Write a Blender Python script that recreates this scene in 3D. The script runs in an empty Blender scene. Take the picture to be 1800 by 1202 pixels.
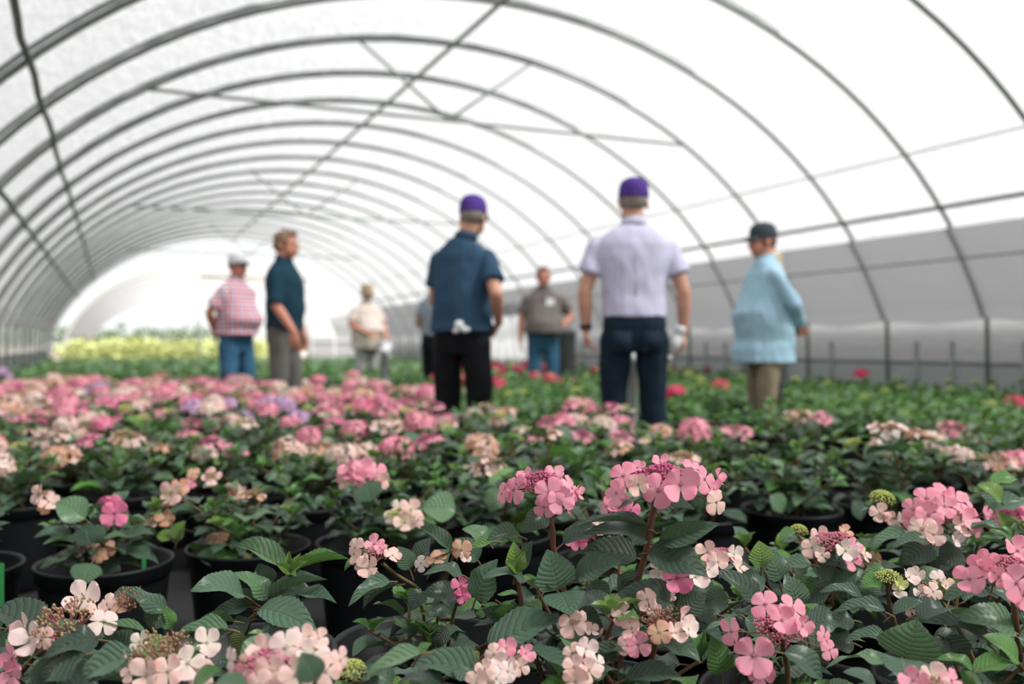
import bpy, bmesh, math, random
from math import sin, cos, pi, radians, sqrt, atan2
from mathutils import Vector, Matrix, noise, Euler

C = bpy.context.scene.collection
SC = bpy.context.scene
F = 1600.0           # focal length in pixels of the 1800 wide frame
HC = 0.86            # camera height
TH = math.atan(700.0 / F)
CT, ST = cos(TH), sin(TH)

# ------------------------------------------------------------------ camera
cd = bpy.data.cameras.new('camera')
cam = bpy.data.objects.new('camera', cd)
C.objects.link(cam)
SC.camera = cam
cam.location = (0, 0, HC)
cam.rotation_euler = (pi / 2, 0, 0)
cd.sensor_width = 36.0
cd.lens = 36.0 * F / 1800.0
cd.shift_y = 4.0 / 1800.0
cd.clip_start = 0.05
cd.clip_end = 600
cd.dof.use_dof = True
cd.dof.focus_distance = 1.50
cd.dof.aperture_fstop = 2.3
cd.dof.aperture_blades = 0

# ------------------------------------------------------------------ light
world = bpy.data.worlds.new('world')
SC.world = world
world.use_nodes = True
wn = world.node_tree.nodes
bg = wn['Background']
bg.inputs['Color'].default_value = (0.985, 0.99, 1.0, 1)
bg.inputs['Strength'].default_value = 1.08
sd = bpy.data.lights.new('sun', 'SUN')
sd.energy = 6.5
sd.angle = radians(16)
sd.color = (1.0, 0.98, 0.94)
sun = bpy.data.objects.new('sun', sd)
C.objects.link(sun)
# high sun on the right of the tunnel, a little behind the photographer
sun.rotation_euler = Vector((-0.62, 0.22, -0.75)).to_track_quat('-Z', 'Y').to_euler()
SC.view_settings.view_transform = 'Standard'
SC.view_settings.look = 'None'
SC.view_settings.exposure = 0.10
SC.view_settings.gamma = 1.0
SC.view_settings.use_curve_mapping = False
SC.cycles.use_denoising = True
SC.cycles.max_bounces = 8
SC.cycles.diffuse_bounces = 4
SC.cycles.transparent_max_bounces = 12
SC.cycles.caustics_reflective = False
SC.cycles.caustics_refractive = False

# ------------------------------------------------------------------ helpers
def P(px, py, Z):
    """point seen at pixel px, py at depth Z"""
    return Vector(((px - 900) / F * Z, Z, HC - (py - 605) / F * Z))

def T(u, v, z=0.0):
    """tunnel coordinates: u along the axis, v to the right of the camera"""
    return Vector((v * CT - u * ST, u * CT + v * ST, z))

def UV(X, Z):
    return (Z * CT - X * ST, X * CT + Z * ST)

def mesh_obj(name, verts, faces, mat, parent=None, smooth=True, uvs=None, matidx=None, link=True):
    me = bpy.data.meshes.new(name)
    me.from_pydata([tuple(v) for v in verts], [], faces)
    mats = mat if isinstance(mat, (list, tuple)) else [mat]
    for m in mats:
        me.materials.append(m)
    if smooth:
        me.shade_smooth()
    if matidx is not None:
        me.polygons.foreach_set('material_index', matidx)
    if uvs is not None:
        l = me.uv_layers.new(name='UVMap')
        li = [0] * len(me.loops)
        me.loops.foreach_get('vertex_index', li)
        flat = []
        for i in li:
            flat.extend(uvs[i])
        l.data.foreach_set('uv', flat)
    me.update()
    if not link:
        return me
    return inst(name, me, parent)

def inst(name, me, parent=None, mw=None):
    o = bpy.data.objects.new(name, me)
    C.objects.link(o)
    if parent is not None:
        o.parent = parent
    if mw is not None:
        o.matrix_basis = mw
    return o

def tag(o, label=None, cat=None, group=None, kind=None):
    if label: o['label'] = label
    if cat: o['category'] = cat
    if group: o['group'] = group
    if kind: o['kind'] = kind
    return o

def empty(name, loc=(0, 0, 0), rz=0.0, parent=None):
    o = bpy.data.objects.new(name, None)
    o.empty_display_size = 0.1
    C.objects.link(o)
    o.location = loc
    o.rotation_euler = (0, 0, rz)
    if parent: o.parent = parent
    return o

class MB:
    """collects shapes into one mesh"""
    def __init__(s):
        s.v = []; s.f = []; s.uv = []
    def add(s, vs, fs, uv=None):
        n = len(s.v)
        s.v.extend([Vector(v) for v in vs])
        s.f.extend([tuple(i + n for i in f) for f in fs])
        s.uv.extend(uv if uv else [(0.0, 0.0)] * len(vs))
    def box(s, lo, hi, M=None):
        x0, y0, z0 = lo; x1, y1, z1 = hi
        vs = [Vector(p) for p in ((x0,y0,z0),(x1,y0,z0),(x1,y1,z0),(x0,y1,z0),(x0,y0,z1),(x1,y0,z1),(x1,y1,z1),(x0,y1,z1))]
        if M: vs = [M @ v for v in vs]
        s.add(vs, [(0,3,2,1),(4,5,6,7),(0,1,5,4),(1,2,6,5),(2,3,7,6),(3,0,4,7)])
    def tube(s, pts, rad, n=8, cap=True, ref=None):
        pts = [Vector(p) for p in pts]
        if not isinstance(rad, list): rad = [rad] * len(pts)
        rings = []
        base = len(s.v)
        nx = None
        for i, p in enumerate(pts):
            a = pts[max(0, i - 1)]; b = pts[min(len(pts) - 1, i + 1)]
            d = (b - a)
            if d.length < 1e-9: d = Vector((0, 0, 1))
            d.normalize()
            if nx is None:
                r0 = Vector(ref) if ref else (Vector((0, 0, 1)) if abs(d.z) < .9 else Vector((1, 0, 0)))
                nx = (r0 - d * r0.dot(d)).normalized()
            else:
                nx = (nx - d * nx.dot(d))
                nx = nx.normalized() if nx.length > 1e-6 else Vector((1, 0, 0))
            ny = d.cross(nx)
            r = rad[i]
            ra, rb = r if isinstance(r, (tuple, list)) else (r, r)
            for k in range(n):
                t = 2 * pi * k / n
                s.v.append(p + nx * cos(t) * ra + ny * sin(t) * rb)
                s.uv.append((i / max(1, len(pts) - 1), k / n))
        for i in range(len(pts) - 1):
            for k in range(n):
                a = base + i * n + k; b = base + i * n + (k + 1) % n
                s.f.append((a, b, b + n, a + n))
        if cap:
            s.f.append(tuple(base + k for k in reversed(range(n))))
            e = base + (len(pts) - 1) * n
            s.f.append(tuple(e + k for k in range(n)))
    def lathe(s, prof, n=32, M=None, cap=False):
        base = len(s.v)
        for (r, z) in prof:
            for k in range(n):
                t = 2 * pi * k / n
                v = Vector((r * cos(t), r * sin(t), z))
                s.v.append(M @ v if M else v)
                s.uv.append((k / n, z))
        for i in range(len(prof) - 1):
            for k in range(n):
                a = base + i * n + k; b = base + i * n + (k + 1) % n
                s.f.append((a, b, b + n, a + n))
        if cap:
            s.f.append(tuple(base + k for k in reversed(range(n))))
            e = base + (len(prof) - 1) * n
            s.f.append(tuple(e + k for k in range(n)))
    def ell(s, c, r, M=None, n=12, m=8):
        c = Vector(c)
        vs = []; fs = []
        vs.append(Vector((0, 0, -1)))
        for i in range(1, m):
            ph = -pi / 2 + pi * i / m
            for k in range(n):
                t = 2 * pi * k / n
                vs.append(Vector((cos(ph) * cos(t), cos(ph) * sin(t), sin(ph))))
        vs.append(Vector((0, 0, 1)))
        for k in range(n):
            fs.append((0, 1 + (k + 1) % n, 1 + k))
        for i in range(m - 2):
            for k in range(n):
                a = 1 + i * n + k; b = 1 + i * n + (k + 1) % n
                fs.append((a, b, b + n, a + n))
        e = len(vs) - 1; q = 1 + (m - 2) * n
        for k in range(n):
            fs.append((q + k, q + (k + 1) % n, e))
        out = []
        for v in vs:
            w = Vector((v.x * r[0], v.y * r[1], v.z * r[2]))
            if M: w = M @ w
            out.append(w + c)
        s.add(out, fs)
    def mesh(s, name, mat, smooth=True):
        return mesh_obj(name, s.v, s.f, mat, None, smooth, s.uv, None, False)
    def build(s, name, mat, parent=None, smooth=True):
        return mesh_obj(name, s.v, s.f, mat, parent, smooth, s.uv)

# ------------------------------------------------------------------ materials
class NT:
    def __init__(s, name):
        s.m = bpy.data.materials.new(name); s.m.use_nodes = True
        s.t = s.m.node_tree; s.n = s.t.nodes
        s.b = s.n['Principled BSDF']; s.out = s.n['Material Output']
    def new(s, ty, **kw):
        n = s.n.new(ty)
        for k, v in kw.items(): setattr(n, k, v)
        return n
    def link(s, a, b): s.t.links.new(a, b)
    def setin(s, sock, v):
        if isinstance(v, bpy.types.NodeSocket): s.link(v, sock)
        else: sock.default_value = v
    def math(s, op, a, b=None, c=None, clamp=False):
        n = s.new('ShaderNodeMath', operation=op); n.use_clamp = clamp
        s.setin(n.inputs[0], a)
        if b is not None: s.setin(n.inputs[1], b)
        if c is not None: s.setin(n.inputs[2], c)
        return n.outputs[0]
    def mix(s, f, a, b, mode='MIX'):
        n = s.new('ShaderNodeMix', data_type='RGBA', blend_type=mode)
        s.setin(n.inputs[0], f)
        s.setin(n.inputs[6], a if isinstance(a, bpy.types.NodeSocket) else (*a, 1))
        s.setin(n.inputs[7], b if isinstance(b, bpy.types.NodeSocket) else (*b, 1))
        return n.outputs[2]
    def noise(s, scale, vec=None, detail=3, rough=.5):
        n = s.new('ShaderNodeTexNoise'); n.inputs['Scale'].default_value = scale
        n.inputs['Detail'].default_value = detail; n.inputs['Roughness'].default_value = rough
        if vec is not None: s.link(vec, n.inputs['Vector'])
        return n.outputs['Fac']
    def rng(s, v, a, b, c=0.0, d=1.0):
        n = s.new('ShaderNodeMapRange'); n.clamp = True
        s.setin(n.inputs[0], v)
        for i, x in enumerate((a, b, c, d)): n.inputs[i + 1].default_value = x
        return n.outputs[0]
    def coord(s, which='Object'):
        return s.new('ShaderNodeTexCoord').outputs[which]
    def sep(s, v):
        n = s.new('ShaderNodeSeparateXYZ'); s.link(v, n.inputs[0]); return n.outputs
    def mapping(s, v, scale=(1, 1, 1), rot=(0, 0, 0)):
        n = s.new('ShaderNodeMapping'); s.link(v, n.inputs[0])
        n.inputs['Scale'].default_value = scale; n.inputs['Rotation'].default_value = rot
        return n.outputs[0]
    def bump(s, h, strength, dist=.01):
        n = s.new('ShaderNodeBump'); s.link(h, n.inputs['Height'])
        n.inputs['Strength'].default_value = strength; n.inputs['Distance'].default_value = dist
        s.link(n.outputs[0], s.b.inputs['Normal'])
        return n.outputs[0]

def plain(name, col, rough=.6, metal=0.0, nscale=0, namp=.15, bump=0, spec=.5):
    t = NT(name)
    t.b.inputs['Roughness'].default_value = rough
    t.b.inputs['Metallic'].default_value = metal
    t.b.inputs['Specular IOR Level'].default_value = spec
    if nscale:
        f = t.noise(nscale, t.coord(), 4)
        c = t.mix(f, tuple(x * (1 - namp) for x in col), tuple(min(1, x * (1 + namp)) for x in col))
        t.link(c, t.b.inputs['Base Color'])
        if bump: t.bump(f, bump)
    else:
        t.b.inputs['Base Color'].default_value = (*col, 1)
    return t.m

def film_mat(name, col, trans, wrinkle=0.6, clear=0.0):
    """thin sheet that lets light through diffusely"""
    t = NT(name)
    co = t.coord()
    tr = t.new('ShaderNodeBsdfTranslucent'); df = t.new('ShaderNodeBsdfDiffuse')
    mx = t.new('ShaderNodeMixShader')
    mx.inputs[0].default_value = trans
    t.link(df.outputs[0], mx.inputs[1]); t.link(tr.outputs[0], mx.inputs[2])
    tp = t.new('ShaderNodeBsdfTransparent'); m2 = t.new('ShaderNodeMixShader'); m2.inputs[0].default_value = clear
    t.link(mx.outputs[0], m2.inputs[1]); t.link(tp.outputs[0], m2.inputs[2])
    t.link(m2.outputs[0], t.out.inputs[0])
    t.n.remove(t.b)
    f = t.noise(1.2, co, 4)
    c = t.mix(f, tuple(x * .96 for x in col), col)
    t.link(c, tr.inputs[0]); t.link(c, df.inputs[0])
    if wrinkle:
        n = t.new('ShaderNodeBump')
        h = t.noise(2.2, t.mapping(t.coord('UV'), (22, 3.2, 1), (0, 0, .25)), 3, .55)
        t.link(h, n.inputs['Height'])
        n.inputs['Strength'].default_value = wrinkle; n.inputs['Distance'].default_value = .08
        t.link(n.outputs[0], tr.inputs['Normal']); t.link(n.outputs[0], df.inputs['Normal'])
    return t.m

def leaf_mat(name, dark, light, vein, gloss=.36):
    t = NT(name)
    uv = t.sep(t.coord('UV'))
    tt = uv[0]
    sgn = t.math('MULTIPLY', t.math('SUBTRACT', uv[1], .5), 2.0)
    s = t.math('ABSOLUTE', sgn)
    ph = t.math('MULTIPLY', t.math('SUBTRACT', tt, t.math('MULTIPLY', t.math('POWER', s, 1.25), .26)), 8.5)
    fr = t.math('FRACT', t.math('ADD', ph, 3.0))
    d = t.math('ABSOLUTE', t.math('SUBTRACT', fr, .5))          # .5 at a vein, 0 between
    sec = t.rng(d, .465, .5)
    mid = t.rng(s, .075, .02)
    v = t.math('MAXIMUM', mid, t.math('MULTIPLY', sec, .30))
    rnd = t.new('ShaderNodeObjectInfo').outputs['Random']
    isl = t.new('ShaderNodeNewGeometry')
    r2 = t.math('FRACT', t.math('ADD', rnd, isl.outputs['Random Per Island']))
    base = t.mix(r2, dark, light)
    mott = t.noise(26, t.coord(), 3)
    base = t.mix(t.rng(mott, .35, .75, 0, .35), base, light)
    grain = t.noise(420, t.coord(), 2)
    base = t.mix(t.rng(grain, .48, .72, 0, .38), base, tuple(min(.6, x * 1.5 + .04) for x in light))
    col = t.mix(t.math('MULTIPLY', v, .42), base, vein)
    col = t.mix(t.math('MULTIPLY', isl.outputs['Backfacing'], .45), col, tuple(min(1, x * 1.5 + .02) for x in light))
    t.link(col, t.b.inputs['Base Color'])
    t.b.inputs['Roughness'].default_value = gloss
    t.b.inputs['Specular IOR Level'].default_value = 1.0
    t.b.inputs['Coat Weight'].default_value = .35
    t.b.inputs['Coat Roughness'].default_value = .30
    # quilted surface: low along the veins, raised between them
    q = t.math('SUBTRACT', 1.0, t.math('POWER', t.math('MULTIPLY', d, 2.0), 2.2))
    fine = t.noise(90, t.coord(), 2)
    h = t.math('ADD', t.math('SUBTRACT', q, t.math('MULTIPLY', mid, .8)), t.math('MULTIPLY', fine, .9))
    bp = t.new('ShaderNodeBump'); t.link(h, bp.inputs['Height'])
    bp.inputs['Strength'].default_value = .8; bp.inputs['Distance'].default_value = .006
    t.link(bp.outputs[0], t.b.inputs['Normal'])
    tr = t.new('ShaderNodeBsdfTranslucent')
    t.link(t.mix(.5, col, (.25, .45, .06)), tr.inputs[0])
    mx = t.new('ShaderNodeMixShader'); mx.inputs[0].default_value = .13
    t.link(t.b.outputs[0], mx.inputs[1]); t.link(tr.outputs[0], mx.inputs[2])
    t.link(mx.outputs[0], t.out.inputs[0])
    return t.m

def petal_mat(name, inner, outer, edge, spot=0.0):
    t = NT(name)
    uv = t.sep(t.coord('UV'))                    # u radius, v across the sepal
    c = t.mix(t.rng(uv[0], .05, .75), inner, outer)
    rnd = t.new('ShaderNodeObjectInfo').outputs['Random']
    isl = t.new('ShaderNodeNewGeometry').outputs['Random Per Island']
    r2 = t.math('FRACT', t.math('ADD', t.math('MULTIPLY', rnd, 3.0), isl))
    c = t.mix(t.math('MULTIPLY', r2, .75), c, edge)
    vn = t.math('ABSOLUTE', t.math('SINE', t.math('MULTIPLY', uv[1], 22)))
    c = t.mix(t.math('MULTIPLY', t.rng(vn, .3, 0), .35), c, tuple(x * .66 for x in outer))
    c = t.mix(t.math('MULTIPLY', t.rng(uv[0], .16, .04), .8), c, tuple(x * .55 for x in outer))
    if spot:
        sp = t.noise(140, t.coord(), 3)
        c = t.mix(t.rng(sp, .64, .72, 0, spot), c, (.35, .08, .07))
    t.link(c, t.b.inputs['Base Color'])
    t.b.inputs['Roughness'].default_value = .6
    t.b.inputs['Specular IOR Level'].default_value = .25
    tr = t.new('ShaderNodeBsdfTranslucent'); t.link(c, tr.inputs[0])
    mx = t.new('ShaderNodeMixShader'); mx.inputs[0].default_value = .28
    t.link(t.b.outputs[0], mx.inputs[1]); t.link(tr.outputs[0], mx.inputs[2])
    t.link(mx.outputs[0], t.out.inputs[0])
    return t.m

def fabric(name, col, var=.12, scale=9, rough=.9, bump=.35):
    t = NT(name)
    co = t.coord()
    big = t.noise(scale, co, 3)
    c = t.mix(big, tuple(x * (1 - var) for x in col), tuple(min(1, x * (1 + var)) for x in col))
    t.link(c, t.b.inputs['Base Color'])
    t.b.inputs['Roughness'].default_value = rough
    t.b.inputs['Specular IOR Level'].default_value = .2
    h = t.noise(7, t.mapping(co, (1, 1, .45), (0, .3, 0)), 3, .6)
    t.bump(h, bump, .03)
    return t.m

M = {}
M['film'] = film_mat('poly_film', (.56, .565, .57), .66, .8, .46)
M['film_far'] = film_mat('poly_film_far', (.58, .58, .585), .7, .3, .0)
M['cloth'] = film_mat('shade_cloth', (.26, .265, .27), .86, .4)
M['cloth_low'] = film_mat('shade_cloth_low', (.23, .25, .25), .5, .3)
M['film_shade'] = film_mat('shade_band_film', (.27, .29, .29), .55, .7, .0)  # dark grey carries the shading bands beside the hoops
M['white_sheet'] = film_mat('white_sheet', (.86, .86, .86), .6, .3, .1)
M['steel'] = plain('galvanised_steel', (.22, .245, .23), .45, .35, 30, .2)
M['steel_dark'] = plain('weathered_steel', (.11, .14, .125), .5, .3, 30, .2)
M['wood'] = plain('raw_timber', (.50, .33, .19), .8, 0, 12, .2)
M['ground'] = plain('woven_ground_cover', (.012, .013, .013), .85, 0, 60, .4, .4)
M['earth'] = plain('pale_gravel', (.52, .46, .40), .95, 0, 3, .15, .2)
M['pot'] = plain('black_nursery_plastic', (.0060, .0070, .0088), .5, 0, 14, .35, .08, .3)
M['soil'] = plain('potting_mix', (.010, .008, .006), .95, 0, 90, .9, 1.0)
M['pvc'] = plain('white_pipe_plastic', (.80, .82, .84), .5, 0, 8, .06)
M['tagplastic'] = plain('green_plant_label', (.05, .35, .10), .5)
M['stem'] = plain('hydrangea_stem', (.13, .09, .035), .6, 0, 40, .4)
M['stem_red'] = plain('hydrangea_stem_red', (.17, .075, .045), .6, 0, 40, .4)
M['stalk'] = plain('flower_stalk', (.42, .13, .15), .6)
M['leaf'] = leaf_mat('hydrangea_leaf', (.048, .118, .068), (.105, .225, .130), (.20, .30, .15))
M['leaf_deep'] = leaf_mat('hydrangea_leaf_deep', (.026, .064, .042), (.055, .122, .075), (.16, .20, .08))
M['leaf_pale'] = leaf_mat('hydrangea_leaf_pale', (0.104, 0.235, 0.113), (0.179, 0.358, 0.160), (.28, .38, .20))
M['leaf_lime'] = leaf_mat('hydrangea_leaf_young', (.14, .30, .030), (.22, .42, .05), (.38, .52, .15))
M['leaf_green'] = leaf_mat('hydrangea_leaf_bright', (0.075, 0.235, 0.038), (0.160, 0.434, 0.075), (.25, .38, .12))
M['leaf_yellow'] = leaf_mat('hydrangea_leaf_yellowing', (.20, .26, .05), (.34, .36, .10), (.45, .42, .2))
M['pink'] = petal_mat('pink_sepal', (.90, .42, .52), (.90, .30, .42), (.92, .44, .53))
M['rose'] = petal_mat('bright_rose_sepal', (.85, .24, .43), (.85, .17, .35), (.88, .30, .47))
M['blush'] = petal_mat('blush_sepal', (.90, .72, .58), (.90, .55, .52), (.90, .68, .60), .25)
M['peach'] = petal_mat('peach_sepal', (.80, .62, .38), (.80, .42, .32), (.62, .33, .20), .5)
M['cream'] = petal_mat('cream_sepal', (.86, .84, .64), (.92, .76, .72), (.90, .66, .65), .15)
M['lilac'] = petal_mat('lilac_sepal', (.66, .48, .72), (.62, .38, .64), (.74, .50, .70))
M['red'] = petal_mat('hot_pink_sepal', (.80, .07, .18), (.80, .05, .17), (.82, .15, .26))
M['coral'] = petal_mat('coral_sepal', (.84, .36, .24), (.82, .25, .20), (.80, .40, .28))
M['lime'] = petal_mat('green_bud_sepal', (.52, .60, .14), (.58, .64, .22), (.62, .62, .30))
M['bud_pink'] = plain('pink_bud', (.66, .20, .30), .5, 0, 120, .5)
M['bud_rose'] = plain('magenta_bud', (.50, .085, .22), .5, 0, 120, .5)
M['bud_tan'] = plain('dry_bud', (.36, .23, .13), .7, 0, 120, .5)
M['bud_lime'] = plain('green_bud', (.52, .58, .16), .6, 0, 120, .3)
M['skin'] = plain('skin', (.56, .29, .20), .55, 0, 14, .08)
M['skin_red'] = plain('ruddy_skin', (.56, .24, .16), .55, 0, 14, .10)
M['skin_tan'] = plain('tanned_skin', (.42, .21, .13), .55, 0, 14, .10)
M['black'] = plain('matte_black', (.01, .01, .012), .6)
M['lip'] = plain('lips', (.42, .16, .13), .5)

# ================================================================== the tunnel
W = 7.5
VC = 0.395 * W            # lateral position of the ridge
EA, EB, EZ = 0.625 * W, 0.531 * W, HC - 0.145 * W
UK = 0.158 * W            # spacing of the hoops
U1 = 0.7907 * W
KINK = HC + 0.035 * W
K0, K1 = -9, 17
U_IN, U_OUT = U1 + K0 * UK, U1 + K1 * UK

def arc(a, off=0.0):
    """point of the hoop; a runs from pi (left) over the ridge to 0 (right)"""
    return VC + (EA + off) * cos(a), EZ + (EB + off) * sin(a)
A0 = math.asin((KINK - EZ) / EB)

def hoop_profile(off=0.0, n=44, foot=0.0):
    pts = []
    v, z = arc(pi - A0, off)
    pts.append((v - .02, foot))
    for i in range(n + 1):
        a = pi - A0 - (pi - 2 * A0) * i / n
        pts.append(arc(a, off))
    v, z = arc(A0, off)
    pts.append((v + .02, foot))
    return pts

# film (ceiling): from the left eave to the right eave, bulging between hoops
def film(name, u0, bays, v0_off, mat, nu=8, na=72, a_from=pi - A0, a_to=A0, bulge=.05, wr=.012):
    vs = []; fs = []; uvs = []
    NU = bays * nu
    for i in range(NU + 1):
        u = u0 + i * UK / nu
        t = (i % nu) / nu
        bl = bulge * sin(pi * t)
        for j in range(na + 1):
            a = a_from + (a_to - a_from) * j / na
            w = 0.0
            if 0 < t < 1:
                w = wr * noise.noise(Vector((u * .8, a * 26, 3.1))) * (1.6 if a > 1.7 else .6)
                w += wr * 1.5 * noise.noise(Vector((u * 2.3, a * 6, 7.7)))
            v, z = arc(a, .028 + bl + w)
            vs.append(T(u, v + v0_off, z)); uvs.append((a, u))
    for i in range(NU):
        for j in range(na):
            p = i * (na + 1) + j
            fs.append((p, p + 1, p + na + 2, p + na + 1))
    return mesh_obj(name, vs, fs, mat, None, True, uvs)

ceiling = film('ceiling', U_IN, K1 - K0, 0.0, M['film'], bulge=.10)
tag(ceiling, 'white translucent plastic film stretched over the steel hoops', kind='structure')

for k in range(K0, K1 + 1):
    u = U1 + k * UK
    mb = MB()
    pts = [T(u, v, z) for v, z in hoop_profile(0.0, 40 if k < 8 else 28)]
    mb.tube(pts, .021, 8)
    mb.build('rib', M['steel'], ceiling)

# dark strips standing in for shade in the film folds beside left hoops
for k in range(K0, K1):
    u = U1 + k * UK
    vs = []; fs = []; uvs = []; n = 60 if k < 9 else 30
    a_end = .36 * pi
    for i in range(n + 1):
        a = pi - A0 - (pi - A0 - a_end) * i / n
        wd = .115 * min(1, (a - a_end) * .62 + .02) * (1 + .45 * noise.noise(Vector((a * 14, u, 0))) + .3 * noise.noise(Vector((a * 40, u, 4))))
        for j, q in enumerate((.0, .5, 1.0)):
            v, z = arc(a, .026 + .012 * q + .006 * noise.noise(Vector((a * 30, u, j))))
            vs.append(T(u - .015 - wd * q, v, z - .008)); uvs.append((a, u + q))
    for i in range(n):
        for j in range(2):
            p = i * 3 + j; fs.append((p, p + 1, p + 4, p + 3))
    mesh_obj('film_shade_band', vs, fs, M['film_shade'], ceiling, True, uvs)

def along(v, z, r, u0=U_IN, u1=U_OUT, name='purlin', mat='steel', sag=0.0, rough=0.0):
    mb = MB(); pts = []
    n = K1 - K0
    for i in range(n * 3 + 1):
        u = u0 + (u1 - u0) * i / (n * 3)
        pts.append(T(u, v + rough * noise.noise(Vector((u * 2, v, 0))), z - sag * sin(pi * (i % 3) / 3) + rough * noise.noise(Vector((u * 2.4, 5, v)))))
    mb.tube(pts, r, 7)
    return mb.build(name, M[mat], ceiling)

along(VC, EZ + EB - .045, .022)
vr, dz = 0.8458 * W, HC + .2207 * W
along(vr + .05, dz + .015, .012, mat='pvc')
along(2 * VC - vr - .03, dz - .015, .022, mat='steel_dark', rough=.03)
vr2, dz2 = 0.9035 * W, HC + .1637 * W
along(vr2 - .03, dz2 - .01, .020, mat='steel_dark')
along(2 * VC - vr2 + .03, dz2 - .02, .026, mat='steel_dark', rough=.03)

# cross trusses
def bar(a, b, r, mat='steel', parent=None, name='brace'):
    mb = MB(); mb.tube([a, b], r, 7)
    return mb.build(name, M[mat], parent)
for kk in (2, 8, 14):
    u = U1 + kk * UK
    cz = HC + .288 * W
    e = math.asin((cz - EZ) / EB)
    vl, vrr = VC - EA * cos(e), VC + EA * cos(e)
    bar(T(u, vl, cz), T(u, vrr, cz), .016, 'steel', ceiling, 'tie_bar')
    for sg in (-1, 1):
        vv = VC + sg * .118 * W
        zz = EZ + EB * sqrt(1 - ((vv - VC) / EA) ** 2)
        bar(T(u, VC, cz), T(u, vv, zz), .014, 'steel', ceiling, 'brace')

# side walls
def sheet(name, prof, u0, u1, mat, label, nu=90, wr=.012, kind='structure', parent=None):
    vs = []; fs = []; uvs = []
    m = len(prof)
    for i in range(nu + 1):
        u = u0 + (u1 - u0) * i / nu
        for j, (v, z) in enumerate(prof):
            w = wr * noise.noise(Vector((u * 1.3, z * 2.5, v)))
            vs.append(T(u, v + w, z)); uvs.append((j / m * 3, u))
    for i in range(nu):
        for j in range(m - 1):
            p = i * m + j
            fs.append((p, p + 1, p + m + 1, p + m))
    o = mesh_obj(name, vs, fs, mat, parent, True, uvs)
    if parent is None: tag(o, label, kind=kind)
    return o
ztop = HC + .142 * W
aT = math.asin((ztop - EZ) / EB)
prof = [arc(aT - (aT - A0) * i / 8, -.035) for i in range(9)]
vK = arc(A0)[0]
prof_r = [(v, z) for v, z in prof] + [(vK + .05, KINK - .05), (vK + .05, .80), (vK + .05, .66)]
wr_ = sheet('wall_right', prof_r, U_IN, 15.9, M['cloth'], 'grey woven shade cloth hung along the right side of the tunnel')
sheet('cloth_skirt', [(vK + .06, .70), (vK + .055, .35), (vK + .06, .0)], U_IN, U_OUT, M['cloth_low'], '', 90, .012, parent=wr_)
sheet('cloth', prof_r, 18.1, 19.3, M['cloth'], '', 12, .012, parent=wr_)
sheet('cloth', prof_r, 21.2, U_OUT, M['cloth'], '', 20, .012, parent=wr_)
sheet('cloth', prof_r[:6], 15.9, 18.1, M['cloth'], '', 16, .012, parent=wr_)
sheet('cloth', prof_r[:7], 19.3, 21.2, M['cloth'], '', 16, .012, parent=wr_)
# seam half way up the shade cloth, stub posts outside it
aS = math.asin((HC + .107 * W - EZ) / EB)
along(arc(aS, -.05)[0], arc(aS, -.05)[1], .009, name='cloth_seam', mat='steel')
for k in range(K0, K1):
    for fr_ in (.33, .69):
        if (k * 7 + int(fr_ * 10)) % 5 == 0: continue
        u = U1 + (k + fr_) * UK
        mb = MB(); mb.tube([T(u, vK + .015, 0), T(u, vK + .015, HC + .03)], .022, 7)
        mb.build('stub_post', M['steel'], wr_)
prof_l = [(2 * VC - v, z) for v, z in prof_r[9:]]
aL = A0 + .06
prof_l = [(VC - (EA - .03) * cos(aL), EZ + (EB - .03) * sin(aL))] + prof_l
sheet('side_sheet', [(vK + .16, KINK + .05), (vK + .17, .6), (vK + .16, .0)], U_IN, 15.9, M['film'], '', 60, .012, parent=wr_)
wl_ = sheet('wall_left', prof_l, U_IN, U_OUT, M['film'], 'pale plastic side wall along the left of the tunnel')
sheet('cloth_skirt', [(2 * VC - vK - .06, .70), (2 * VC - vK - .055, .35), (2 * VC - vK - .06, .0)], U_IN, U_OUT, M['cloth_low'], '', 60, .012, parent=wl_)
# white unshaded stretch of the right wall, far down the tunnel
sheet('white_panel', [(vK - .03, .35), (vK - .05, 1.1), (vK - .22, 1.75)], 15.9, 18.1, M['white_sheet'], '', 12, .02, parent=wr_)
sheet('white_panel', [(vK - .03, .35), (vK - .05, .9), (vK - .08, 1.25)], 19.3, 21.2, M['white_sheet'], '', 12, .02, parent=wr_)

# floor
mb = MB()
fa = [T(U_IN, -2.2), T(U_IN, 8.0), T(U_OUT, 8.0), T(U_OUT, -2.2)]
mb.add(fa, [(0, 1, 2, 3)])
tag(mb.build('floor', M['ground'], None, False), 'black woven ground cover under the pots', kind='structure')
mb = MB()
mb.add([T(-60, -120, -.02), T(-60, 120, -.02), T(260, 120, -.02), T(260, -120, -.02)], [(0, 1, 2, 3)])
tag(mb.build('ground', M['earth'], None, False), 'pale gravel yard beyond the open tunnel end', kind='structure')

# unseen bank added outside the right wall to darken the shade cloth
mb = MB()
vs = []
for i in range(41):
    uu = U_IN - 4 + (U_OUT - U_IN + 6) * i / 40
    for v_, z_ in ((7.75, .0), (8.6, .95), (9.6, 1.25), (12.0, 1.2)):
        vs.append(T(uu, v_, z_ + .08 * noise.noise(Vector((uu, v_, 0)))))
mb.add(vs, [(i * 4 + j, i * 4 + j + 1, i * 4 + j + 5, i * 4 + j + 4) for i in range(40) for j in range(3)])
tag(mb.build('light_blocker_bank', plain('light_blocker_dark', (.10, .085, .06), .95, 0, 3, .3), None), 'unseen low bank added outside the right wall to darken its cloth', kind='structure')
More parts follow.
